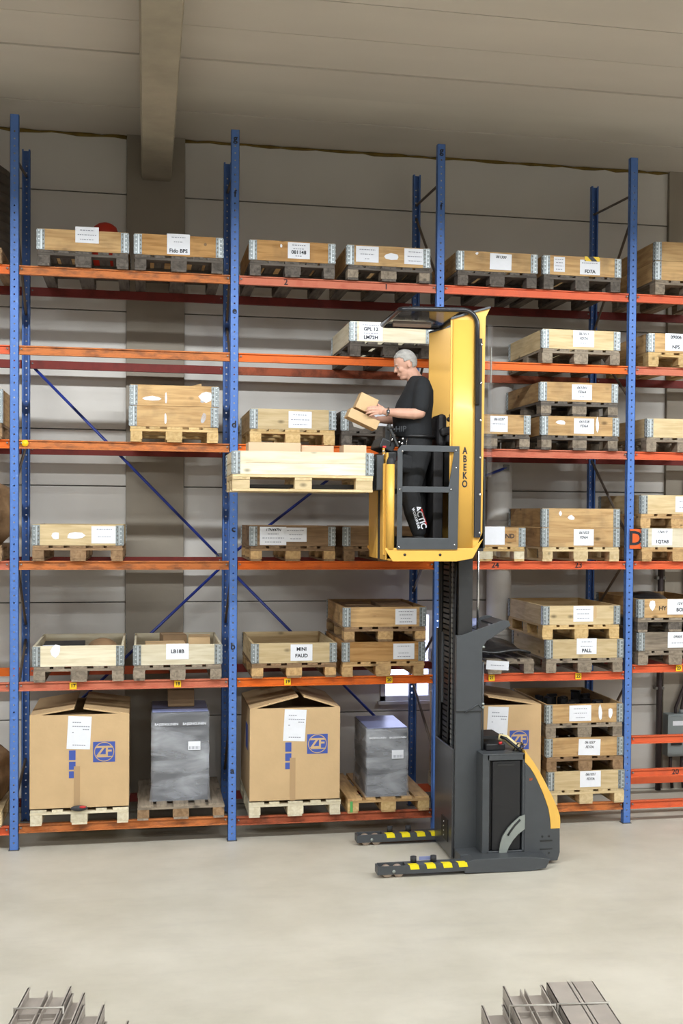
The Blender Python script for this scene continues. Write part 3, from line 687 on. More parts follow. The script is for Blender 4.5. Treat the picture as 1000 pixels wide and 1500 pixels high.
# contents of open crates
def lumps(x0, x1, y0, y1, z0, z1, n, mat, label, cat, name, group):
    for i in range(n):
        x = random.uniform(x0, x1); yy = y0 + (y1 - y0) * (i + .5) / n; r = random.uniform(.045, .065)
        t = thing(name, label, cat, (x, yy, z0), 0, group)
        mb = MB(); h = random.uniform(.6, 1) * (z1 - z0)
        mb.cyl((0, 0, 0), (0, 0, h * .7), r, 10, smooth=False); mb.build('body', mat, t)
        MB().cyl((0, 0, h * .7), (0, 0, h), r * .55, 8, smooth=False).build('neck', mat, t)
zc = cast.location.z + .004
k = 0
for i in range(5):
    for j in range(3):
        x = 4.95 + .62 * (i + .5) / 5 + random.uniform(-.02, .02); yy = .06 + .9 * j / 3 + random.uniform(-.03, .03)
        t = thing('black_casting', 'black cast part in the ' + ['front', 'middle', 'back'][j] + ' row of the open crate of castings', 'machine part', (x, yy, zc), random.uniform(0, 3), 'black castings in the open crate')
        h = random.uniform(.13, .2)
        MB().cyl((0, 0, 0), (0, 0, h), random.uniform(.045, .06), 8, smooth=False).build('casting_body', 'dark_goods', t)
        MB().box((-.05, -.02, h), (.05, .02, h + random.uniform(.01, .03))).build('flange', 'dark_goods', t)
def carton(cx, cy, z, sx, sy, sz, rz, mat, label, name='cardboard_box', group=None, tilt=(0, 0), flaps=True):
    t = thing(name, label, 'box', (cx, cy, z), rz, group); t.rotation_euler = (tilt[0], tilt[1], rz)
    MB().box((-sx / 2, -sy / 2, 0), (sx / 2, sy / 2, sz)).build('box_body', mat, t, bevel=.003)
    if flaps:
        g = .0015
        for s in (-1, 1): MB().box((-sx / 2, min(s * g, s * sy / 2), sz), (sx / 2, max(s * g, s * sy / 2), sz + .003)).build('top_flap', mat, t)
        MB().box((-sx / 2 - .001, -.02, sz + .003), (sx / 2 + .001, .02, sz + .0045)).build('tape_strip', 'tape_brown', t)
    return t
zi = cb0.location.z + .005
carton(.40, .42, zi, .36, .50, .155, .02, 'black', 'flat black case inside the whitish stained collar', name='flat_case', flaps=False)
carton(.30, .07, zi, .12, .11, .17, .2, 'paper', 'small white packet inside the whitish stained collar', name='white_packet', flaps=False)
t = tag(MB().ell((0, 0, 0), (.14, .2, .1)).build('paper_bundle', 'sack'), 'crumpled brown paper bundle inside the whitish stained collar', 'bundle'); t.location = (.74, .42, zi + .1)
carton(1.38, .62, zi, .22, .3, .21, .1, 'card_dark', 'brown carton at the back of the LB18B crate')
carton(1.62, .50, zi, .2, .3, .2, -.05, 'card', 'brown carton at the right inside the LB18B crate')
carton(1.30, .18, zi, .35, .26, .175, .03, 'card', 'tan carton behind the LB18B sheet')
zi = cb2.location.z + .005
carton(3.12, .45, zi, .25, .8, .165, .05, 'card_dark', 'brown carton at the left of the crate left of the mast')
carton(3.45, .5, zi, .3, .7, .175, -.04, 'card_dark', 'brown carton at the right of the crate left of the mast')
zi = cb4.location.z + .005
t = tag(MB().ell((0, 0, 0), (.22, .3, .11)).build('black_bag', 'black_film'), 'black plastic bag heaped in the crate at the right edge', 'bag'); t.location = (6.05, .45, zi + .115)
# black film over the empty pallet behind the bracket
pts = []
n = 14
vs = []; fs = []
for i in range(n + 1):
    for j in range(7):
        u = i / n; v = j / 6
        vs.append((3.98 + .74 * u, .02 + .7 * v, 1.48 + PH + .030 + .10 * max(0, math.sin(3.0 * u)) * (.35 + v) + .02 * math.sin(9 * u + 5 * v) + .022 + .0 * v))
for i in range(n):
    for j in range(6): fs.append((i * 7 + j, (i + 1) * 7 + j, (i + 1) * 7 + j + 1, i * 7 + j + 1))
bf = MB(); bf.add(vs, fs, 0, True); o = bf.build('black_film_sheet', 'black_film', fix=False); o.location = (0, 0, 0)
sm = o.modifiers.new('thick', 'SOLIDIFY'); sm.thickness = .02; sm.offset = -1
tag(o, 'black plastic sheet lying on the empty pallet behind the truck bracket', 'plastic sheet')
# red thing behind the top left crate
t = thing('red_object', 'red rounded object showing behind the top left crate', 'container', (.74, .85, 5.12 + PH + .006))
MB().loft([(0, 0, 0, .12, .12), (0, 0, .36, .12, .12), (0, 0, .41, .105, .105), (0, 0, .44, .065, .065), (0, 0, .455, .02, .02)], 18).build('shell', 'red_plastic', t)

# ------------------------------------------------------------------ big printed boxes on the lowest shelf
def big_box(x0, x1, z1, bay, rise, label, plabel, pt, logo=True, yd=1.05, y0=-.03, ridge=.5, gap=.04):
    z0 = lvz('a', bay) + PH + .002
    pw = .84
    p = pallet((x0 + x1) / 2 - pw / 2, y0 - .02, lvz('a', bay), pt, plabel, W=pw, bt='new')
    w_ = x1 - x0; h = z1 - z0; cx = (x0 + x1) / 2
    t = thing('cardboard_box', label, 'box', (cx, y0, z0), 0, 'large printed cardboard boxes')
    mb = MB(); th = .008
    mb.box((-w_ / 2, 0, 0), (w_ / 2, th, h)); mb.box((-w_ / 2, yd - th, 0), (w_ / 2, yd, h))
    mb.box((-w_ / 2, th, 0), (-w_ / 2 + th, yd - th, h)); mb.box((w_ / 2 - th, th, 0), (w_ / 2, yd - th, h)); mb.box((-w_ / 2, 0, 0), (w_ / 2, yd, th))
    mb.build('box_wall', 'card', t)
    for s in (-1, 1):
        xe = s * w_ / 2; xi = -w_ / 2 + w_ * ridge + s * gap
        ang_pts = [(xe, h), (xi, h + rise), (xi, h + rise - .014), (xe, h - .014)]
        f = MB(); f.prism(ang_pts, 'y', 0.004, yd - .004); f.build('side_flap', 'card', t)
    MB().prism([(.01, h - .01), (.3, h - .03), (.3, h - .04), (.01, h - .02)], 'x', -w_ / 2 + .01, w_ / 2 - .01).build('front_flap', 'card_dark', t)
    k = w_ / .85
    # label sheet
    g = MB().box((-.1, -.002, -.145), (.1, -.0005, .145)).build('label_sheet', 'paper', t, (-.005 * k, -.0005, h - .16), (0, R(3), 0))
    fa = MB()
    for (zz, a, b) in ((.09, -.06, .0), (.055, -.06, .08), (.03, .03, .08), (-.11, -.05, .05), (.0, -.06, -.045)):
        x = a
        while x < b: fa.box((x, -.003, zz - .004), (x + .014, -.0021, zz + .004)); x += .019
    fa.build('printed_lines', 'faint_ink', g, fix=False)['kind'] = 'stuff'
    # logo
    lx = w_ * .5 - .215 * k + .0; lz = h - .335
    lg = MB().box((-.095, -.0018, -.09), (.095, -.0004, .09)).build('logo_square', 'blue_print', t, (lx, -.0003, lz), label='blue square logo with the letters ZF in a ring')
    ring = MB(); ring.tube([(.083 * math.cos(a_ * math.pi / 20), -.0018, .083 * math.sin(a_ * math.pi / 20)) for a_ in range(40)], .004, 6, closed=True); ring.build('logo_ring', 'card', lg)
    text('ZF', .125, 'card', lg, (0, -.003, .002), bold=.003, space=.9, name='logo_letters')
    fa = MB(); fa.box((-.078, -.0032, .035), (.078, -.002, .045)); fa.box((-.06, -.0032, -.048), (.078, -.002, -.038)); fa.build('logo_bars', 'card', lg)
    # blue stripe column
    st = MB(); sx = -.008 * k - .075 + .02
    for (a, b) in ((0, .085), (.1, .17), (.185, .245)): st.box((-.028, -.0018, -.09 - b), (.028, -.0004, -.09 - a))
    st.build('blue_stripe', 'blue_print', t, (sx, -.0003, h - .225))
    MB().box((-.026, -.0022, 0), (.026, -.0004, h - .46)).build('parcel_tape', 'tape_brown', t, (sx + .04, -.0005, .004))
    return t
b1 = big_box(.138, .985, 1.195, 1, .06, 'large cardboard box with ZF logo, lowest shelf of the left bay', 'new pale pallet under the leftmost large cardboard box', 'new', y0=-.06, ridge=.49)
b2 = big_box(2.055, 2.88, 1.205, 2, .11, 'large cardboard box with ZF logo and raised flaps, middle bay', 'new pale pallet under the large cardboard box, middle bay', 'new', ridge=.56, gap=.025)
b3 = big_box(3.965, 4.812, 1.185, 3, .09, 'large cardboard box with ZF logo partly behind the truck', 'new pale pallet behind the truck, under the large box', 'new', ridge=.35, gap=.03)
MB().prism([(.02, .3), (1.04, .3), (1.04, .6), (.02, .6)], 'x', -.4135, -.4128).build('side_print', 'blue_print', b2) if False else None
sp = MB().box((-.0012, -.11, -.12), (0, .11, .12)).build('side_print', 'blue_print', b2, (-.4125, .35, .55))
t = thing('glove', 'small grey glove hooked on the pallet under the leftmost large box', 'glove', (.56, -.105, .36))
MB().ell((0, 0, 0), (.075, .02, .026)).build('glove_body', 'machine', t); MB().ell((.03, -.012, .012), (.03, .012, .012)).build('glove_cuff', 'red_cap', t)
t.location = (.56, -.10, .375)

def machine(x0, x1, y0, yd, z1, bay, px, plabel, label, pt, bt=None, topbox=False):
    p = pallet(px, F0, lvz('a', bay), pt, plabel, bt=bt)
    z0 = lvz('a', bay) + PH + .002; w_ = x1 - x0; h = z1 - z0
    t = thing('wrapped_crate', label, 'wrapped goods', ((x0 + x1) / 2, y0, z0), 0, 'film-wrapped grey goods')
    mb = MB(); n = 6
    for i in range(n):
        a = h * i / n; mb.box((-w_ / 2 + .006 + random.uniform(0, .006), .008, a + .003), (w_ / 2 - .006 - random.uniform(0, .006), yd - .008, a + h / n - .003))
    mb.build('stacked_cartons', 'machine', t)
    # film skin
    vs = []; fs = []; nx, nz = 12, 22
    loop = []
    for i in range(nx): loop.append((-w_ / 2 + w_ * i / nx, 0))
    for i in range(nx): loop.append((w_ / 2, yd * i / nx))
    for i in range(nx): loop.append((w_ / 2 - w_ * i / nx, yd))
    for i in range(nx): loop.append((-w_ / 2, yd - yd * i / nx))
    m = len(loop)
    for k in range(nz + 1):
        z = h * k / nz; fl_ = 1 + (.05 * (1 - k / 4) if k < 4 else 0) + random.uniform(-.003, .003)
        for (x, yy) in loop: vs.append((x * fl_ + random.uniform(-.002, .002), (yy - yd / 2) * fl_ + yd / 2 + random.uniform(-.002, .002), z + .002))
    for k in range(nz):
        for i in range(m): fs.append((k * m + i, k * m + (i + 1) % m, (k + 1) * m + (i + 1) % m, (k + 1) * m + i))
    fs.append(tuple(range(nz * m, (nz + 1) * m)))
    f = MB(); f.add(vs, fs, 0, True); f.build('stretch_film', 'film', t, fix=False)
    MB().box((-w_ / 2 + .01, .01, h + .004), (w_ / 2 - .01, yd - .01, h + .010)).build('blue_daylight_sheet', 'blue_tint', t)  # added sheet, its blue painted for window daylight on the film top
    g = MB().box((-.055, -.002, -.04), (.055, 0, .04)).build('label_sheet', 'paper', t, (w_ * .24, -.008, h * .62))
    fa = MB()
    for i in range(8): fa.box((-.045 + i * .012, -.003, -.03), (-.045 + i * .012 + .005, -.0021, -.005))
    fa.build('printed_lines', 'faint_ink', g, fix=False)['kind'] = 'stuff'
    for s in (-.24, .24): text('BA|SENGUNEN', .03 * w_ / .5, 'paper', t, (s * w_, -.012, h * .87), bold=.0005, name='printed_name')
    return t
machine(1.179, 1.697, .10, .68, 1.168, 1, 1.058, 'grey dirty pallet under the film-wrapped goods, left bay', 'film-wrapped grey goods with a small box on top, left bay', 'grey', 'brown')
carton(1.45, .45, 1.182, .24, .2, .15, 0, 'card_dark', 'small brown carton on the film-wrapped goods, left bay')
machine(3.135, 3.53, .0, .72, .985, 2, 2.955, 'yellow pallet with green mark under wrapped goods beside the truck', 'film-wrapped grey goods beside the truck, bluish top', 'tan', 'yellow')

MB().box((-.012, -.0015, -.05), (.012, 0, .05)).build('green_mark', plain('green_paint_mark', (90, 170, 90), .6), [o for o in D.objects if o.get('label', '').startswith('yellow pallet with green mark')][0], (-PW / 2 + .035, -PL / 2 - .003, .06))

# ------------------------------------------------------------------ left cut-off bay goods
t = thing('wire_coil', 'dark ribbed coil standing at the top left edge', 'coil', (-.49, .55, 5.122 + PH))
pallet(-.87, F0, lvz('f', 0), 'brown', 'brown pallet under the dark ribbed coil, top left edge')
secs = [(0, 0, 0, .40, .40)]
mb = MB()
for i in range(8):
    z = .14 + .085 * i
    secs += [(0, 0, z, .40, .40), (0, 0, z + .006, .375, .375), (0, 0, z + .012, .40, .40)]
secs += [(0, 0, .79, .40, .40), (0, 0, .84, .33, .33)]
mb.loft(secs, 40); mb.build('coil_body', plain('dark_ribbed_plastic', (84, 76, 68), .6, noise=.3), t)
pallet(-.87, F0, lvz('d', 0), 'brown', 'brown pallet at the left edge, third-highest shelf')
collar(-.87, F0, lvz('d', 0) + PH + .001, 'tan', 'collar with bright steel corner at the left edge', h=.30)
def sackf(x, y, z, rx, ry, rz_, label):
    mb = MB(); mb.ell((0, 0, rz_), (rx, ry, rz_), nu=28, nv=18)
    rnd = random.Random(x * 100 + z); ph = [rnd.uniform(0, 6) for _ in range(6)]
    for i, v in enumerate(mb.v):
        v = Vector(v); d = v - Vector((0, 0, rz_)); a = math.atan2(d.y, d.x)
        k = (1 + .07 * math.sin(5 * a + ph[0]) + .05 * math.sin(9 * v.z / .3 + ph[1]) + .05 * math.sin(13 * a + 30 * v.z + ph[2])) * min(1.25, 1 / max(.45, math.sqrt(max(0, 1 - ((v.z - rz_) / rz_) ** 2))) ** .75)
        zz = max(0.0, v.z) ; 
        if zz < .05: zz = 0
        mb.v[i] = (d.x * k * 1.05, d.y * k * 1.05, zz)
    o = mb.build('paper_sack', 'sack'); o.location = (x, y, z); tag(o, label, 'sack', 'brown sacks in the cut-off left bay')
pallet(-.87, F0, lvz('c', 0), 'brown', 'brown pallet under the upright sack at the left edge')
sackf(-.32, .35, lvz('c', 0) + PH, .25, .33, .29, 'brown paper sack at the left edge, fourth-highest shelf')
pallet(-.87, F0, lvz('a', 0), 'pine', 'pale pallet under the sack at the bottom left edge')
sackf(-.32, .45, lvz('a', 0) + PH + .001, .23, .36, .26, 'brown wrapped bundle at the bottom left edge')

# ------------------------------------------------------------------ wall fittings
t = thing('white_duct', 'white round duct standing against the wall behind the truck', 'pipe', (4.763, 1.306, 0))
MB().cyl((0, 0, 0), (0, 0, 4.6), .13, 28).build('duct_tube', 'white_pipe', t)
for z in (.6, 1.75, 2.9, 4.05):
    MB().cyl((0, 0, z - .03), (0, 0, z + .03), .134, 28).build('joint_ring', 'white_pipe', t)
t = thing('switch_box', 'grey electrical switch box with handle on the wall, lower right', 'switch box', (6.83, 1.33, .38))
MB().box((-.17, -.08, 0), (.17, .07, .46)).build('box_case', 'ebox', t, bevel=.008)
MB().box((-.175, -.092, .02), (.175, -.08, .44)).build('box_door', 'ebox', t)
MB().box((-.14, -.115, .13), (-.02, -.092, .155)).build('handle', 'black', t)
MB().box((-.12, -.0935, .34), (.10, -.092, .39)).build('name_plate', 'paper', t)
for x in (-.05, .02): MB().tube([(x, 0, .46), (x, 0, .52), (x * .3 + .06, 0, .75), (.07, 0, .95)], .018, 8).build('cable', 'dark_pipe', t)
MB().cyl((.02, 0, .455), (.02, 0, .50), .03, 10).build('gland', 'ebox', t)
for x in (-.10, .03): MB().tube([(x, 0, 0), (x, .01, -.12), (x + .03, .02, -.36)], .02, 8).build('lower_cable', 'dark_pipe', t)
t = thing('dark_riser_pipe', 'dark brown riser pipe left of the grey switch box', 'pipe', (6.60, 1.36, 0))
MB().cyl((0, 0, 0), (0, 0, 2.6), .032, 12).build('riser_tube', 'dark_pipe', t)
for z in (.2, 1.1, 2.3): MB().box((-.05, -.02, z), (.05, .06, z + .03)).build('clamp', 'galv_post', t)
t = thing('thin_conduit', 'thin dark conduit beside the grey switch box', 'pipe', (6.90, 1.36, 0))
MB().tube([(0, 0, 1.33), (0, 0, 1.6), (-.02, 0, 2.3), (-.02, 0, 3.4)], .018, 8).build('conduit_tube', 'dark_pipe', t)
t.location = (6.9, 1.36, 0)

# ------------------------------------------------------------------ order picker truck
TO = Vector((3.9, -.84, 0))
truck = thing('order_picker_truck', 'yellow and black high-lift order picker truck with raised cab', 'truck', tuple(TO))
def T(): return MB(TO)
def tp(mb, name, mat, label=None, bevel=0): return mb.build(name, mat, truck, label=label, bevel=bevel)
NY, FY = -1.42, -.26
def leg(ya, yb, far):
    m = T()
    m.box((3.22, ya, .03), (3.72, yb, .10)); m.box((3.02, ya + .015, .03), (3.22, yb - .015, .034)); m.box((3.0, ya, .03), (3.22, ya + .015, .10)); m.box((3.0, yb - .015, .03), (3.22, yb, .10)); m.box((2.985, ya, .03), (3.0, yb, .095))
    l = tp(m, 'straddle_leg', 'truck_grey', bevel=.004)
    for x in (3.07, 3.165):
        MB(TO).cyl((x, ya + .022, .046), (x, yb - .022, .046), .045, 18).build('load_wheel', 'roller', l)
    MB(TO).cyl((3.12, ya - .004, .055), (3.12, ya, .055), .014, 12).build('axle_cap', 'steel_grey', l)
    for x in (3.30, 3.47):
        MB(TO).cyl((x, (ya + yb) / 2 + .02, .10), (x, (ya + yb) / 2 + .02, .15), .026, 14).build('rubber_bumper', 'rubber', l)
    for i, x in enumerate((3.24, 3.38, 3.52, 3.65)):
        s = MB(TO); s.add([(x, ya + .05, .1012), (x + .075, ya + .05, .1012), (x + .085, ya - .0012, .1012), (x + .01, ya - .0012, .1012), (x + .02, ya - .0012, .065), (x + .095, ya - .0012, .065)], [(0, 1, 2, 3), (3, 2, 5, 4)])
        so = s.build('warning_stripe', 'stripe', l, fix=False); q = so.modifiers.new('t', 'SOLIDIFY'); q.thickness = .001
leg(NY, NY + .13, False); leg(FY - .13, FY, True)
MB(TO).box((3.36, -1.285, .1005), (3.46, -1.275, .13)).build('blue_leg_highlight', 'blue_tint', truck)  # blue strip painted in for the daylight highlight on the leg
# chassis base
m = T()
bp_ = [(3.72, .01), (3.72, .10), (3.80, .122), (4.27, .122), (4.46, .095), (4.42, .02), (4.29, .0)]
m.prism(bp_, 'y', NY, -1.25); m.prism(bp_, 'y', -.43, FY); m.prism([(3.72, .03), (3.72, .12), (4.3, .12), (4.3, .03)], 'y', -1.25, -.43)
tp(m, 'chassis', 'truck_grey', bevel=.004)
for yy in (-1.15, -.53): MB(TO).cyl((4.42, yy - .03, .055), (4.42, yy + .03, .055), .055, 18).build('drive_wheel', 'rubber', truck)
# outer mast
m = T(); MX0, MX1 = 3.72, 3.95
for (ya, yb) in ((-1.05, -1.035), (-.30, -.285)): m.prism([(MX0, .02), (MX1, .02), (MX1, 1.86), (3.87, 1.95), (MX0, 1.95)], 'y', ya, yb)
for (ya, yb) in ((-1.035, -1.0), (-.34, -.30)): m.box((MX0, ya, .02), (MX0 + .012, yb, 1.95)); m.box((MX1 - .012, ya, .02), (MX1, yb, 1.86))
m.box((3.93, -1.035, .9), (3.94, -.30, 1.3)); m.box((3.93, -1.035, .1), (3.94, -.30, .3))
tp(m, 'outer_mast', 'truck_grey', bevel=.002)
m = T()
for (ya, yb) in ((-1.03, -1.018), (-.312, -.30)): m.box((3.745, ya, .1), (3.865, yb, 3.55))
for (ya, yb) in ((-1.018, -.985), (-.36, -.312)): m.box((3.745, ya, .1), (3.757, yb, 3.55)); m.box((3.853, ya, .1), (3.865, yb, 3.55))
m.box((3.80, -1.018, 3.45), (3.85, -.312, 3.55)); m.box((3.85, -1.018, .6), (3.86, -.312, 3.5))
tp(m, 'inner_mast', 'truck_dark')
for yy in (-.86, -.915): 
    m = T(); i = 0; z = .95
    while z < 2.6:
        m.box((3.722, yy - .011, z), (3.732, yy + .011, z + .026)); m.box((3.724, yy - .004, z + .024), (3.73, yy + .004, z + .044)); z += .044; i += 1
    q = tp(m, 'lift_chain', 'chain' if yy > -.9 else 'truck_grey')
for yy, r in ((-.97, .010), (-.39, .014), (-.43, .010), (-.74, .009)):
    pts = [(3.735 + .006 * math.sin(z_ * 3 + yy * 40), yy + .006 * math.sin(z_ * 2.3 + yy * 9), z_) for z_ in [.95 + .15 * i for i in range(12)]]
    tp(T().tube(pts, r, 8), 'hydraulic_hose', 'black')
m = T(); z = .96
while z < 2.58: m.box((3.735, -.72, z), (3.775, -.50, z + .034)); z += .048
tp(m, 'cable_carrier', 'black')
tp(T().cyl((3.80, -.62, .1), (3.80, -.62, 2.6), .03, 14), 'lift_cylinder', 'truck_dark')
tp(T().box((3.70, -1.02, .03), (3.722, -.37, .97)), 'mast_cover', 'truck_gloss', bevel=.006)
tp(T().box((3.694, -.90, .14), (3.701, -.66, .33)), 'cover_slot', 'black')
m = T()
for i in range(4): m.cyl((3.69, -.76, .17 + .04 * i), (3.696, -.76, .17 + .04 * i), .007, 8)
tp(m, 'slot_bolts', 'chrome')
tp(T().box((3.735, -1.02, 1.10), (3.75, -1.0, 1.13)), 'orange_clip', 'orange_sign')
# gusset brackets at mast top
gp = [(3.72, 1.3), (3.72, 1.93), (3.78, 1.957), (4.13, 2.079), (4.18, 2.07), (4.197, 2.03), (3.985, 1.90), (3.947, 1.84), (3.947, 1.3)]
for ya in (-1.066, -.52): tp(T().prism(gp, 'y', ya, ya + .014), 'mast_gusset', 'truck_grey', bevel=.003)
tp(T().obox((4.13, -.79, 2.045), (.10, .53, .012), (0, R(-15), 0)), 'cross_plate', 'truck_grey')
tp(T().obox((4.0, -.79, 2.0), (.12, .53, .01), (0, R(-18), 0)), 'cross_plate', 'truck_grey')
m = T(); m.tube([(3.957, -1.06, .95), (3.957, -1.06, 1.72)], .009, 8); m.tube([(3.94, -1.073, 1.33), (3.91, -1.073, 1.36), (3.80, -1.073, 1.29)], .006, 6); tp(m, 'edge_pipe', 'truck_grey')
m = T()
for z in (1.33, 1.36, 1.85): m.cyl((3.957, -1.06, z), (3.957, -1.075, z), .012, 8)
tp(m, 'pipe_clip', 'steel_grey')
tp(T().cyl((3.935, -.95, 1.95), (3.935, -.95, 2.9), .012, 12), 'silver_rod', 'chrome')
tp(T().cyl((3.97, -.62, 1.93), (3.97, -.62, 2.06), .05, 14), 'motor_can', 'blue_tint')
# battery compartment
m = T(); bx0, bx1 = 3.95, 4.28; by0, by1 = -1.25, -.43
m.box((bx0 - .04, by0, .12), (bx0 + .02, by0 + .03, .955)); m.box((bx1 - .02, by0, .12), (bx1, by0 + .03, .955)); m.box((bx0, by0, .905), (bx1, by0 + .03, .955)); m.box((bx0, by0, .12), (bx1, by0 + .03, .135))
m.box((bx0 - .04, by0, .945), (bx1, by1, .96)); m.box((bx0 - .04, by1 - .02, .12), (bx1, by1, .955)); m.box((bx0 - .04, by0 + .03, .12), (bx0 - .02, by1, .955)); m.box((bx1 - .02, by0 + .03, .12), (bx1, by1, .955))
tp(m, 'battery_case', 'truck_grey', bevel=.004)
tp(T().box((bx0 + .02, by0 + .045, .14), (bx1 - .03, by0 + .06, .905)), 'case_recess', 'black')
d_ = tp(T().box((4.0, by0 + .012, .14), (4.245, by0 + .045, .895)), 'battery_door', 'black', bevel=.004)
MB(TO).box((4.04, by0 + .006, .855), (4.19, by0 + .013, .875)).build('door_handle', 'truck_dark', d_)
# rear hood
inner = [(4.28, .885), (4.33, .83), (4.37, .765), (4.411, .684), (4.455, .585), (4.493, .477), (4.51, .38), (4.515, .306)]
outer = [(4.28, .985), (4.31, .945), (4.36, .88), (4.41, .801), (4.47, .69), (4.522, .593), (4.57, .49), (4.597, .414), (4.601, .36), (4.599, .306)]
m = T(); m.prism([(4.28, .03)] + inner + [(4.597, .306), (4.60, .10), (4.58, .03)], 'y', -1.25, -.43); tp(m, 'rear_hood', 'truck_grey', bevel=.006)
m = T(); m.prism(inner + outer[::-1], 'y', -1.252, -.428); tp(m, 'yellow_hood_cover', 'truck_yellow2', bevel=.004)
m = T()
for x, z in ((4.44, .245), (4.50, .245), (4.5, .1)): m.cyl((x, -1.25, z), (x, -1.256, z), .008, 8)
m.box((4.42, -1.253, .20), (4.53, -1.25, .212)); m.box((4.42, -1.253, .13), (4.53, -1.25, .138)); tp(m, 'hood_bolts', 'truck_dark')
text('EP', .03, 'orange_sign', truck, Vector((4.335, -1.2525, .735)) - TO)
# silver quadrant
ou = [(4.279, .438), (4.235, .425), (4.185, .384), (4.13, .33), (4.084, .261), (4.065, .2), (4.055, .124)]
inn = [(4.121, .124), (4.14, .17), (4.175, .226), (4.22, .275), (4.279, .318)]
tp(T().prism(ou + inn, 'y', -1.268, -1.252), 'silver_quadrant', 'steel_grey')
m = T(); m.tube([(4.237, -1.2685, .40), (4.19, -1.2685, .355), (4.148, -1.2685, .30), (4.13, -1.2685, .27)], .009, 6); tp(m, 'quadrant_slot', 'black')
# battery top gear
tp(T().box((3.98, -1.1, .96), (4.15, -.75, 1.02)), 'battery_lid', 'black', bevel=.01)
tp(T().box((3.97, -1.02, 1.05), (4.14, -.70, 1.075)), 'lid_rim', 'black')
tp(T().cyl((4.10, -1.12, 1.02), (4.10, -1.12, 1.04), .016, 10), 'battery_terminal', 'red_cap')
tp(T().tube([(4.12, -1.05, 1.07), (4.16, -1.08, 1.06), (4.24, -1.16, .99), (4.27, -1.18, .965)], .014, 8), 'battery_cable', 'black')
tp(T().tube([(4.12, -1.0, 1.06), (4.18, -1.03, 1.05), (4.26, -1.1, .975)], .03, 8), 'cream_conduit', plain('cream_plastic', (232, 214, 160), .5))
tp(T().tube([(4.2 + .0, -1.16, .965), (4.24, -1.17, 1.03), (4.27, -1.17, 1.04), (4.265, -1.17, .99), (4.23, -1.17, .97), (4.255, -1.18, 1.0), (4.285, -1.17, 1.03), (4.29, -1.16, .985), (4.25, -1.15, .965)], .006, 6), 'cable_loop', 'black')
# --- cab
CN, CF = -1.25, -.42
tp(T().box((3.08, CN + .01, 2.675), (3.90, CF - .01, 2.70)), 'cab_floor', 'truck_dark')
sk = [(3.055, 2.70), (3.055, 2.685), (3.12, 2.59), (3.66, 2.59), (3.80, 2.615), (3.89, 2.78), (3.80, 2.70)]
for ya in (CN - .022, CF - .01): tp(T().prism(sk, 'y', ya, ya + .014), 'floor_skirt', 'truck_yellow', bevel=.002)
tp(T().box((3.09, CN + .01, 2.595), (3.7, CF - .01, 2.61)), 'floor_underside', 'truck_yellow')
m = T()
for x in (3.22, 3.52): m.cyl((x, CN - .0225, 2.645), (x, CN - .024, 2.645), .012, 10)
tp(m, 'skirt_hole', 'black')
m = T(); m.box((3.07, -1.20, 2.60), (3.085, -.93, 3.45)); m.box((3.05, -1.19, 2.64), (3.07, -1.16, 3.40)); tp(m, 'front_panel', 'truck_yellow', bevel=.004)
tp(T().box((3.07, -.80, 2.60), (3.085, -.43, 3.42)), 'front_panel', 'truck_yellow', bevel=.004)
tp(T().box((3.055, -.95, 2.60), (3.08, -.925, 3.3)), 'guide_rail', 'truck_dark')
tp(T().box((3.09, -.93, 2.60), (3.11, -.79, 3.3)), 'guide_back', 'truck_dark')
p_ = tp(T().cyl((3.10, CN + .0, 2.69), (3.10, CN + .0, 3.40), .034, 18), 'corner_post', 'truck_yellow'); 
MB(TO).ell((3.10, CN, 3.405), (.036, .036, .045)).build('post_cap', 'rubber', p_)
p_ = tp(T().cyl((3.10, CF, 2.69), (3.10, CF, 3.40), .034, 18), 'corner_post', 'truck_yellow'); MB(TO).ell((3.10, CF, 3.405), (.036, .036, .045)).build('post_cap', 'rubber', p_)
# gates (near one swung shut, far one the same)
def gate(y):
    g = T()
    y1 = y + .012
    g.prism([(3.15, 2.69), (3.15, 3.51), (3.185, 3.55), (3.676, 3.55), (3.676, 3.50), (3.20, 3.50), (3.193, 3.49), (3.193, 2.69)], 'y', y, y1)
    g.prism([(3.585, 2.69), (3.585, 3.21), (3.63, 3.50), (3.676, 3.50), (3.665, 2.69)], 'y', y, y1)
    g.box((3.19, y, 2.69), (3.59, y1, 2.785)); g.box((3.19, y - .004, 3.162), (3.59, y1, 3.21))
    o = tp(g, 'side_gate', 'truck_grey', bevel=.002)
    b = MB(TO)
    for x, z in ((3.19, 3.50), (3.645, 3.515), (3.648, 3.37), (3.17, 3.185), (3.605, 3.19), (3.17, 2.71), (3.64, 2.73)):
        b.cyl((x, y - .006, z), (x, y, z), .009, 10)
    b.build('gate_bolts', 'chrome', o)
gate(CN - .036); gate(CF - .012)
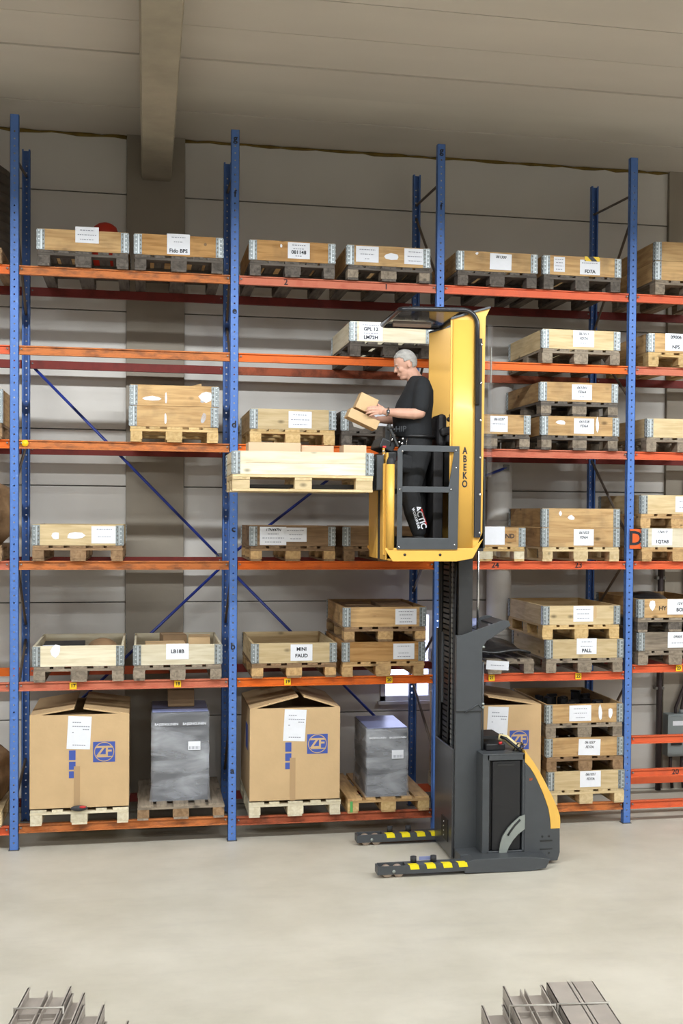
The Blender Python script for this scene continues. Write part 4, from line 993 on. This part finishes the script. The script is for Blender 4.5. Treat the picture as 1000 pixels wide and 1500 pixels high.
# side towers
def tower(y, near):
    s = -1 if near else 1
    ya, yb = (y, y + .012) if near else (y - .012, y)
    pl = [(3.60, 2.69), (3.60, 4.60), (3.80, 4.665), (3.936, 4.706), (3.90, 4.63), (3.897, 4.45), (3.887, 2.83), (3.80, 2.62), (3.66, 2.60)]
    o = tp(T().prism(pl, 'y', ya, yb), 'side_tower', 'truck_yellow', bevel=.002)
    m = MB(TO); n = 10; arc = []
    yo = y if near else y
    for i in range(n + 1):
        a = math.pi * i / n; arc.append((3.71 - .095 * math.cos(a) * (1), y + s * (.020 * math.sin(a) ** .6 if 0 < i < n else 0)))
    m.prism([(p[0], p[1]) for p in arc], 'z', 2.69, 4.60)
    c_ = m.build('tower_bulge', 'truck_yellow', o)
    for pgn in c_.data.polygons: pgn.use_smooth = len(pgn.vertices) == 4
    MB(TO).prism([(3.60, 4.60), (3.80, 4.665), (3.936, 4.706), (3.936, 4.722), (3.80, 4.682), (3.60, 4.617)], 'y', min(ya, y + s * .02), max(yb, y + s * .02)).build('top_cap', 'truck_grey', o)
    MB(TO).box((3.812, min(y, y + s * .026), 2.79), (3.865, max(y, y + s * .026), 4.45)).build('black_strip', 'rubber', o)
    if near:
        b = MB(TO)
        for z in (4.40, 4.08, 3.77, 3.46, 3.15, 2.83): b.cyl((3.857, y - .026, z), (3.857, y - .033, z), .012, 10)
        b.build('strip_bolts', 'chrome', o)
        for i, ch in enumerate('ABEKO'):
            lt = text(ch, .080, 'ink', o, Vector((3.725, y - .0225, 3.512 - i * .0695)) - TO, bold=.0022); lt.scale = (.72, 1, 1)
    return o
tower(CN, True); tower(CF, False)
# overhead guard
def arcp(c, r, a0, a1, n, f): return [f(c[0] + r * math.cos(R(a0 + (a1 - a0) * i / n)), c[1] + r * math.sin(R(a0 + (a1 - a0) * i / n))) for i in range(n + 1)]
yn, yf = CN - .03, CF + .03
path = [(3.822, yn, 3.9)] + arcp((3.70, 4.56), .12, 0, 90, 6, lambda a, b: (a, yn, b)) + [(3.30, yn, 4.672)]
path += arcp((3.23, yn + .06), .06, -90, -180, 4, lambda a, b: (a, b, 4.668))
path += arcp((3.23, yf - .06), .06, 180, 90, 4, lambda a, b: (a, b, 4.660)) + [(3.30, yf, 4.662), (3.66, yf, 4.66)]
path += arcp((3.70, 4.54), .12, 90, 0, 6, lambda a, b: (a, yf, b)) + [(3.822, yf, 3.9)]
tp(T().tube(path, .021, 12), 'guard_tube', plain('black_gloss_tube', (40, 40, 43), .22))
tp(T().box((3.19, yn + .02, 4.668), (3.74, yf - .02, 4.676)), 'roof_sheet', 'mesh_roof')
tp(T().box((3.26, yf - .12, 4.645), (3.60, yf - .07, 4.666)), 'cab_lamp', 'beige')
tp(T().cyl((3.72, yn, 4.66), (3.72, yf, 4.66), .018, 10), 'roof_cross_tube', 'truck_dark')
# clear screen behind the operator
vs = []; fs = []; n = 10
for i in range(n + 1):
    u = i / n; yy = CN + .03 + (CF - CN - .06) * u; x = 3.93 + .13 * math.sin(math.pi * u) ** .7 if 0 < i < n else 3.93
    vs += [(x, yy, 3.30), (x, yy, 4.58)]
for i in range(n): fs.append((2 * i, 2 * i + 2, 2 * i + 3, 2 * i + 1))
m = T(); m.add(vs, fs, 0, True); o = m.build('clear_screen', 'plexi', truck, fix=False); q = o.modifiers.new('t', 'SOLIDIFY'); q.thickness = .004
tp(T().box((3.90, CN + .02, 2.70), (3.915, CF - .02, 3.45)), 'back_wall', 'truck_dark')
tp(T().box((3.985, -1.12, 4.1), (3.99, -1.10, 4.4)), 'screen_clip', 'steel_grey')
# backrest, levers, console
tp(T().box((3.56, -.99, 3.56), (3.64, -.69, 3.84)), 'backrest_pad', 'black_soft', bevel=.035)
tp(T().box((3.515, -1.02, 2.70), (3.60, -.50, 3.56)), 'dark_cab_filler', 'black_soft', bevel=.01)  # dark box added so the cab interior reads black behind the legs
tp(T().box((3.64, -.89, 3.2), (3.90, -.79, 3.70)), 'backrest_post', 'truck_dark')
m = T(); m.obox((3.67, -1.0, 3.70), (.20, .12, .07), (0, R(-14), 0)); m.obox((3.72, -1.0, 3.63), (.2, .1, .08)); tp(m, 'armrest', 'black_soft', bevel=.02)
m = T(); m.tube([(3.66, -1.02, 3.74), (3.67, -1.02, 3.80)], .01, 8); m.ell((3.675, -1.02, 3.82), (.03, .03, .025)); m.ell((3.645, -1.02, 3.79), (.02, .02, .02)); tp(m, 'lever_knob', 'black')
m = T(); m.box((3.06, -1.10, 3.42), (3.18, -.60, 3.50)); m.obox((3.11, -.85, 3.56), (.13, .42, .09), (0, R(22), 0)); tp(m, 'control_console', 'black', bevel=.012)
m = T()
for yy in (-1.05, -.66): m.tube([(3.13, yy, 3.55), (3.15, yy, 3.64), (3.17, yy + .03, 3.69)], .012, 8)
m.tube([(3.17, -1.05, 3.69), (3.15, -.95, 3.70), (3.15, -.75, 3.70), (3.17, -.66, 3.69)], .014, 8)
tp(m, 'steering_handle', 'black')
m = T(); m.box((3.10, -1.0, 3.60), (3.14, -.88, 3.72)); m.ell((3.12, -1.06, 3.71), (.022, .022, .03)); m.obox((3.16, -1.08, 3.62), (.02, .02, .16), (0, R(-25), 0)); tp(m, 'control_lever', 'truck_dark', bevel=.004)
m = T(); m.box((3.06, -1.13, 3.44), (3.072, -1.08, 3.53)); m.box((3.075, -1.2, 3.45), (3.09, -1.12, 3.49)); tp(m, 'yellow_bracket', 'truck_yellow')
tp(T().box((3.06, -1.12, 3.535), (3.085, -1.08, 3.55)), 'red_button', 'red_cap')
m = T()
for (x, yy, z) in ((3.05, -1.19, 3.50), (3.06, -1.15, 3.47), (3.13, -1.15, 3.60), (3.19, -1.16, 3.58), (3.2, -1.16, 3.53)): m.ell((x, yy, z), (.009, .009, .012), nu=8, nv=6)
tp(m, 'small_fittings', 'chrome')
# fork carriage and forks
tp(T().box((3.0, -1.16, 3.18), (3.06, -1.10, 3.47)), 'carriage_side', 'truck_grey', bevel=.004)
tp(T().box((3.0, -.52, 3.18), (3.06, -.46, 3.47)), 'carriage_side', 'truck_grey', bevel=.004)
m = T(); m.box((3.01, -1.10, 3.36), (3.05, -.52, 3.44)); m.box((3.01, -1.10, 3.18), (3.05, -.52, 3.25)); tp(m, 'carriage_bar', 'truck_dark')
for yy in (-1.0, -.64):
    m = T(); m.box((2.985, yy - .04, 3.185), (3.012, yy + .04, 3.46)); m.prism([(3.01, 3.185), (1.92, 3.195), (1.88, 3.205), (1.92, 3.215), (3.01, 3.225)], 'y', yy - .045, yy + .045); tp(m, 'fork', 'truck_dark')

# ------------------------------------------------------------------ raised pallet on the forks
def pallet90(cx, cy, z, label):
    t = pallet(0, 0, 0, 'pine', label); t.location = (cx, cy, z); t.rotation_euler = (0, 0, R(90)); return t
RPX, RPY, RPZ = 2.383, -.83, 3.158
t = pallet90(RPX, RPY, RPZ, 'clean pale pallet lifted on the truck forks')
t = collar(0, 0, 0, 'new', 'fresh white-wood collar on the pallet lifted by the truck', planks=2, h=.19); t.location = (RPX, RPY, RPZ + PH + .001); t.rotation_euler = (0, 0, R(90))
zc = RPZ + PH + .003
carton(2.16, -.95, zc, .43, .28, .262, .0, 'card_pale', 'long tan carton at the left in the lifted collar', group='cartons in the lifted collar')
carton(2.52, -.90, zc, .27, .30, .245, .0, 'card_pale', 'flat tan carton in the middle of the lifted collar', group='cartons in the lifted collar')
carton(2.82, -1.02, zc, .19, .24, .25, .0, 'card_pale', 'pale carton at the cab end of the lifted collar', group='cartons in the lifted collar')

# ------------------------------------------------------------------ worker
PO = Vector((3.38, -.84, 2.70))
man = thing('person', 'grey-haired worker in black t-shirt and dark trousers holding two cartons', 'person', tuple(PO))
def remesh(o, vox, sm=4):
    r = o.modifiers.new('one_surface', 'REMESH'); r.mode = 'VOXEL'; r.voxel_size = vox; r.use_smooth_shade = True
    s = o.modifiers.new('soften', 'SMOOTH'); s.factor = .5; s.iterations = sm
HC = Vector((3.302, -.84, 4.268)); HR = Euler((0, R(-22), 0)).to_matrix()
def hp(x, y, z): return HC + HR @ Vector((x, y, z))
B = MB(PO)
hr = (0, R(-22), 0)
B.ell(hp(.005, 0, .022), (.098, .075, .098), hr, 28, 18)          # skull
B.ell(hp(-.030, 0, -.045), (.062, .056, .078), hr, 24, 16)        # face
B.ell(hp(-.052, 0, -.098), (.036, .040, .026), hr)                # chin
B.ell(hp(-.005, 0, -.075), (.060, .052, .045), hr)                # jaw
B.ell(hp(-.080, 0, .018), (.018, .046, .014), hr)                 # brow
B.tube([hp(-.088, 0, .008), hp(-.106, 0, -.022), hp(-.098, 0, -.034)], [.009, .012, .010], 10); B.ell(hp(-.107, 0, -.028), (.014, .013, .011), hr)
B.ell(hp(-.092, 0, -.060), (.010, .022, .008), hr); B.ell(hp(-.089, 0, -.073), (.010, .020, .008), hr)
for s in (-1, 1):
    B.ell(hp(-.058, s * .042, -.028), (.03, .018, .028), hr)       # cheek
    B.ell(hp(.012, s * .077, -.012), (.018, .008, .031), (0, R(-12), s * .25)); B.ell(hp(.006, s * .080, -.034), (.010, .007, .012), hr)
B.chain([(3.43, -.84, 4.04), (3.395, -.84, 4.13), (3.345, -.84, 4.20)], [.070, .067, .066])
B.loft([(3.39, -.84, 3.55, .13, .15), (3.37, -.84, 3.75, .14, .15), (3.39, -.84, 3.95, .12, .16), (3.42, -.84, 4.06, .08, .15)], 20)
# near arm
B.chain([(3.42, -1.01, 4.03), (3.385, -1.055, 3.835)], [.056, .048])
B.chain([(3.385, -1.055, 3.835), (3.33, -1.065, 3.825), (3.20, -1.04, 3.832), (3.10, -1.005, 3.842)], [.047, .047, .041, .029])
# far arm
B.chain([(3.42, -.67, 4.03), (3.37, -.63, 3.84)], [.056, .047])
B.chain([(3.37, -.63, 3.84), (3.20, -.66, 3.80), (3.085, -.745, 3.795)], [.046, .040, .029])
# legs under the trousers and feet
for s, kx, ax in ((-1, 3.33, 3.41), (1, 3.41, 3.455)):
    B.chain([(3.40, -.84 + s * .09, 3.52), (kx, -.84 + s * .105, 3.16), (ax, -.84 + s * .105, 2.84), (ax, -.84 + s * .105, 2.76)], [.09, .058, .04, .038])
# near hand: palm outside the upper carton, fingers wrapped on its near face, thumb above
B.ell((3.055, -.992, 3.856), (.046, .021, .040), (0, R(10), R(-12)))
fing = [((3.035, -1.002, 3.880), (2.995, -1.012, 3.883), (2.965, -1.006, 3.878), (2.944, -.995, 3.872)),
        ((3.03, -1.004, 3.862), (2.985, -1.016, 3.860), (2.950, -1.010, 3.853), (2.928, -.996, 3.846)),
        ((3.03, -1.003, 3.843), (2.988, -1.014, 3.838), (2.956, -1.008, 3.830), (2.936, -.995, 3.822)),
        ((3.035, -1.0, 3.826), (3.0, -1.010, 3.818), (2.974, -1.004, 3.810), (2.958, -.993, 3.803))]
for f_, r in zip(fing, (.0095, .010, .0095, .0085)): B.chain(f_, [r * 1.1, r, r * .95, r * .8], 8)
B.chain([(3.07, -.975, 3.878), (3.045, -.955, 3.905), (3.015, -.94, 3.918)], [.014, .011, .0095], 8)
# far hand under the lower carton
B.ell((3.04, -.775, 3.80), (.045, .036, .020), (0, R(15), R(15)))
for k in range(4):
    yy = -.755 - .019 * k
    B.chain([(3.01, yy, 3.795), (2.975, yy, 3.785), (2.945, yy, 3.782), (2.925, yy, 3.79)], [.010, .0095, .009, .008], 8)
B.chain([(3.05, -.735, 3.815), (3.03, -.725, 3.845), (3.005, -.73, 3.865)], [.013, .011, .009], 8)
body = B.build('body', 'skin', man, fix=False); remesh(body, .0055, 2)
# face details
for s in (-1, 1):
    MB(PO).ell(hp(-.0745, s * .031, -.004), (.009, .009, .0075), nu=12, nv=8).build('eye', 'eye', man)
    MB(PO).ell(hp(-.0815, s * .031, -.005), (.004, .006, .006), nu=10, nv=6).build('iris', 'iris', man)
    MB(PO).tube([hp(-.0905, s * .016, .020), hp(-.0915, s * .032, .023), hp(-.084, s * .048, .018)], .003, 6).build('eyebrow', 'hair', man)
MB(PO).tube([hp(-.095, -.018, -.067), hp(-.101, 0, -.066), hp(-.095, .018, -.067)], .004, 6).build('mouth', 'lip', man)
# hair shell
Hm = MB(PO); nu, nv = 48, 30; keep = {}; vs = []
def hpt(i, j, k):
    ph = math.pi * i / nv; t = 2 * math.pi * j / nu
    x, y, z = math.sin(ph) * math.cos(t), math.sin(ph) * math.sin(t), math.cos(ph)
    return (x, y, z), hp(.006 + .104 * k * x, .081 * k * y, .022 + .106 * k * z)
def in_hair(x, y, z):
    # hairline: forehead, sideburn in front of the ear, nape
    if x < -.55: return z > .42 + .35 * (-x - .55)
    if x < -.05: return z > .42 - .95 * (x + .55) if x < -.3 else z > -.02
    if x < .25 and abs(y) > .6: return z > -.02
    return z > -.72
rnd = random.Random(3)
for i in range(1, nv):
    for j in range(nu):
        n0, n1 = hpt(i, j, 1 + rnd.uniform(-.006, .012)); keep[(i, j)] = (len(vs), in_hair(*n0)); vs.append(n1)
fs = []
for i in range(1, nv - 1):
    for j in range(nu):
        q = [(i, j), (i + 1, j), (i + 1, (j + 1) % nu), (i, (j + 1) % nu)]
        if all(keep[a][1] for a in q): fs.append(tuple(keep[a][0] for a in q))
fs.append(tuple(keep[(1, j)][0] for j in range(nu)))
Hm.add(vs, fs, 0, True); ho = Hm.build('hair', 'hair', man, fix=False); q = ho.modifiers.new('t', 'SOLIDIFY'); q.thickness = .012; q.offset = -1
# t-shirt
Sh = MB(PO)
Sh.loft([(3.385, -.84, 3.64, .158, .178), (3.372, -.84, 3.72, .168, .182), (3.362, -.84, 3.82, .170, .186), (3.388, -.84, 3.94, .158, .196), (3.415, -.84, 4.04, .128, .205), (3.418, -.84, 4.11, .098, .165), (3.398, -.84, 4.165, .074, .085)], 28)
for s in (-1, 1):
    Sh.chain([(3.425, -.84 + s * .14, 4.08), (3.41, -.84 + s * .185, 4.01), (3.393, -.84 + s * .205, 3.89)], [.070, .074, .070])
so = Sh.build('t_shirt', 'shirt', man, fix=False); remesh(so, .009, 5)
text('HIP', .07, 'truck_grey', man, Vector((3.235, -.99, 3.70)) - PO, (R(90), 0, R(-38)), name='shirt_print')
# trousers
Tr = MB(PO)
Tr.loft([(3.40, -.84, 3.42, .12, .16), (3.395, -.84, 3.52, .145, .175), (3.39, -.84, 3.66, .148, .168)], 26)
Tr.chain([(3.40, -.935, 3.50), (3.355, -.945, 3.30), (3.325, -.95, 3.16), (3.36, -.95, 3.0), (3.405, -.95, 2.84)], [.115, .098, .090, .084, .066])
Tr.chain([(3.41, -.745, 3.50), (3.42, -.735, 3.30), (3.43, -.735, 3.15), (3.45, -.735, 2.84)], [.112, .095, .086, .066])
to = Tr.build('trousers', 'trousers', man, fix=False); remesh(to, .010, 4)
tx = text('ACTIC', .068, 'paper', man, Vector((3.405, -1.030, 2.955)) - PO, (R(90), R(72), 0), name='trouser_print', bold=.002)
text('WORKWEAR', .031, 'paper', man, Vector((3.363, -1.033, 2.945)) - PO, (R(90), R(72), 0), name='trouser_print', bold=.001)
MB(PO).obox((3.433, -1.026, 2.96), (.014, .003, .14), (0, R(-18), 0)).build('red_print_bar', 'red_cap', man)
m = MB(PO); m.obox((3.31, -.99, 3.40), (.17, .08, .15), (0, R(12), R(10))); m.obox((3.36, -.985, 3.33), (.1, .07, .12)); m.build('tool_pocket', 'trousers', man, bevel=.02)
MB(PO).tube([(3.40 + .15 * math.cos(a), -.84 + .178 * math.sin(a), 3.645) for a in [2 * math.pi * i / 24 for i in range(24)]], .016, 6, closed=True).build('belt', 'black', man)
m = MB(PO)
for (x, z) in ((3.255, 3.62), (3.25, 3.58), (3.275, 3.55)): m.ell((x, -.985, z), (.012, .008, .012), nu=8, nv=6)
m.tube([(3.29, -1.0, 3.63), (3.28, -1.005, 3.56)], .003, 5); m.build('belt_keys', 'chrome', man)
for s, ax in ((-1, 3.41), (1, 3.455)):
    yy = -.84 + s * .11
    sh = MB(PO); sh.ell((ax - .005, yy, 2.775), (.055, .045, .06)); sh.ell((ax - .085, yy, 2.745), (.10, .046, .038)); sh.ell((ax - .15, yy, 2.742), (.05, .044, .034))
    o = sh.build('work_shoe', 'shoe', man, fix=False); remesh(o, .007, 3)
    MB(PO).prism([(ax - .205, yy - .03), (ax - .19, yy - .045), (ax + .04, yy - .04), (ax + .055, yy), (ax + .04, yy + .04), (ax - .19, yy + .045), (ax - .205, yy + .03)], 'z', 2.701, 2.717).build('shoe_sole', 'rubber', man)
wt = MB(PO); wt.tube([(3.115 + .008 * math.cos(a), -1.01 + .034 * math.sin(a), 3.841 + .034 * math.cos(a)) for a in [2 * math.pi * i / 20 for i in range(20)]], .007, 6, closed=True)
wo = wt.build('wrist_watch', 'chrome', man); MB(PO).obox((3.115, -1.045, 3.841), (.03, .008, .032)).build('watch_face', 'black', man, bevel=.003)
# cartons in his hands
t = carton(2.965, -.89, 3.865, .16, .17, .135, 0, 'card', 'small tan carton the worker holds up in his hand', tilt=(0, R(24))); t.location = (2.920, -.885, 3.848)
t = carton(2.94, -.87, 3.80, .27, .20, .078, 0, 'card', 'flat tan carton held under the small one', tilt=(0, R(24))); t.location = (2.905, -.87, 3.745)

# ------------------------------------------------------------------ steel profile bundles in the foreground
def channel(W, Hh, L, rib=True, flip=False):
    mb = MB(); th = .006
    mb.box((-W / 2, -L, 0), (W / 2, 0, th))
    for s in (-1, 1): mb.box((s * W / 2 - (th if s > 0 else 0), -L, 0), (s * W / 2 + (th if s < 0 else 0), 0, Hh))
    for s in (-1, 1): mb.box((s * (W / 2 - .006) - .008, -L, Hh - th), (s * (W / 2 - .006) + .008, 0, Hh))
    if rib:
        mb.box((-.016, -L, 0), (-.010, 0, Hh * .7)); mb.box((.010, -L, 0), (.016, 0, Hh * .7))
    return mb
def prof_thing(x, y, z, rz, W, Hh, L, label, group, rib=True, flip=False):
    t = thing('steel_profile', label, 'steel profile', (x, y, z), rz, group)
    o = channel(W, Hh, L, rib).build('profile_web', 'profile', t)
    if flip: o.rotation_euler = (0, math.pi, 0); o.location = (0, 0, Hh)
    if not flip: MB().box((-W / 2 + .008, -.30, .0062), (W / 2 - .008, -.285, .03)).build('cross_rib', 'profile', t)
    return t
YAW = R(-6); LEN = 1.7
ux = Vector((math.cos(YAW), math.sin(YAW), 0)); uy = Vector((-math.sin(YAW), math.cos(YAW), 0))
def bundle(ox, oy, items, strap_pts, gname):
    for (a, b, z, W, Hh, rib, flip, lab) in items:
        p = Vector((ox, oy, 0)) + ux * a + uy * b
        prof_thing(p.x, p.y, z, YAW, W, Hh, LEN, lab, gname, rib, flip)
    for (a0, a1, b, z, lab) in strap_pts:
        p0 = Vector((ox, oy, z)) + ux * a0 + uy * b; p1 = Vector((ox, oy, z)) + ux * a1 + uy * b
        t = thing('packing_strap', lab, 'strap', tuple(p0), 0, 'straps on the profile bundles')
        MB(p0).tube([Vector((p0.x, p0.y, .01)), p0, p1, Vector((p1.x, p1.y, .01))], .008, 6).build('strap_band', 'strap', t)
G1 = 'steel profiles of the left foreground bundle'; G2 = 'steel profiles of the right foreground bundle'
its = []
for k in range(4): its.append((0, 0, .002 + .068 * k, .24, .066, True, False, ['lowest','second-lowest','third'][min(k,2)] + ' grey profile in the leftmost pile, left foreground bundle'))
its[3] = (0, 0, .206, .24, .066, True, False, 'topmost grey profile of the left foreground bundle')
for k in range(4): its.append((.165, -.04, .002 + .062 * k, .075, .060, False, False, ['lowest', 'second-lowest', 'third', 'top'][k] + ' narrow profile next to the leftmost pile, left foreground bundle'))
for k in range(3): its.append((.265, -.14, .002 + .072 * k, .12, .070, False, False, ['lowest', 'middle', 'top'][k] + ' grey profile in the third pile, left foreground bundle'))
for k in range(2): its.append((.40, -.20, .002 + .072 * k, .13, .070, True, False, ['lower', 'upper'][k] + ' grey profile in the fourth pile, left foreground bundle'))
its.append((.52, -.20, .002, .10, .085, False, False, 'grey profile lying rightmost in the left foreground bundle'))
bundle(.60, -4.10, its, [(-.13, .13, -.33, .282, 'pale strap around the left foreground bundle')], G1)
its = []
for k in range(4): its.append((0, 0, .002 + .072 * k, .26, .070, False, False, ['lowest','second-lowest','third','top'][k] + ' grey profile in the wide pile, right foreground bundle'))
its[3] = (0, 0, .218, .27, .075, True, True, 'topmost wide flat profile of the right foreground bundle')
for k in range(4): its.append((-.27, .02, .002 + .068 * k, .23, .066, True, False, ['lowest','second-lowest','third','top'][k] + ' ribbed profile in the middle pile, right foreground bundle'))
for k in range(3): its.append((-.46, -.08, .002 + .068 * k, .13, .066, False, False, ['lowest','middle','top'][k] + ' grey profile in the left pile, right foreground bundle'))
for k in range(2): its.append((-.60, -.20, .002 + .068 * k, .13, .066, False, False, ['lower','upper'][k] + ' grey profile at the low left end, right foreground bundle'))
bundle(3.52, -4.62, its, [(-.14, .14, -.34, .300, 'pale strap around the wide flat profile, right bundle'), (-.40, -.15, -.30, .282, 'pale strap around the ribbed profiles, right bundle')], G2)
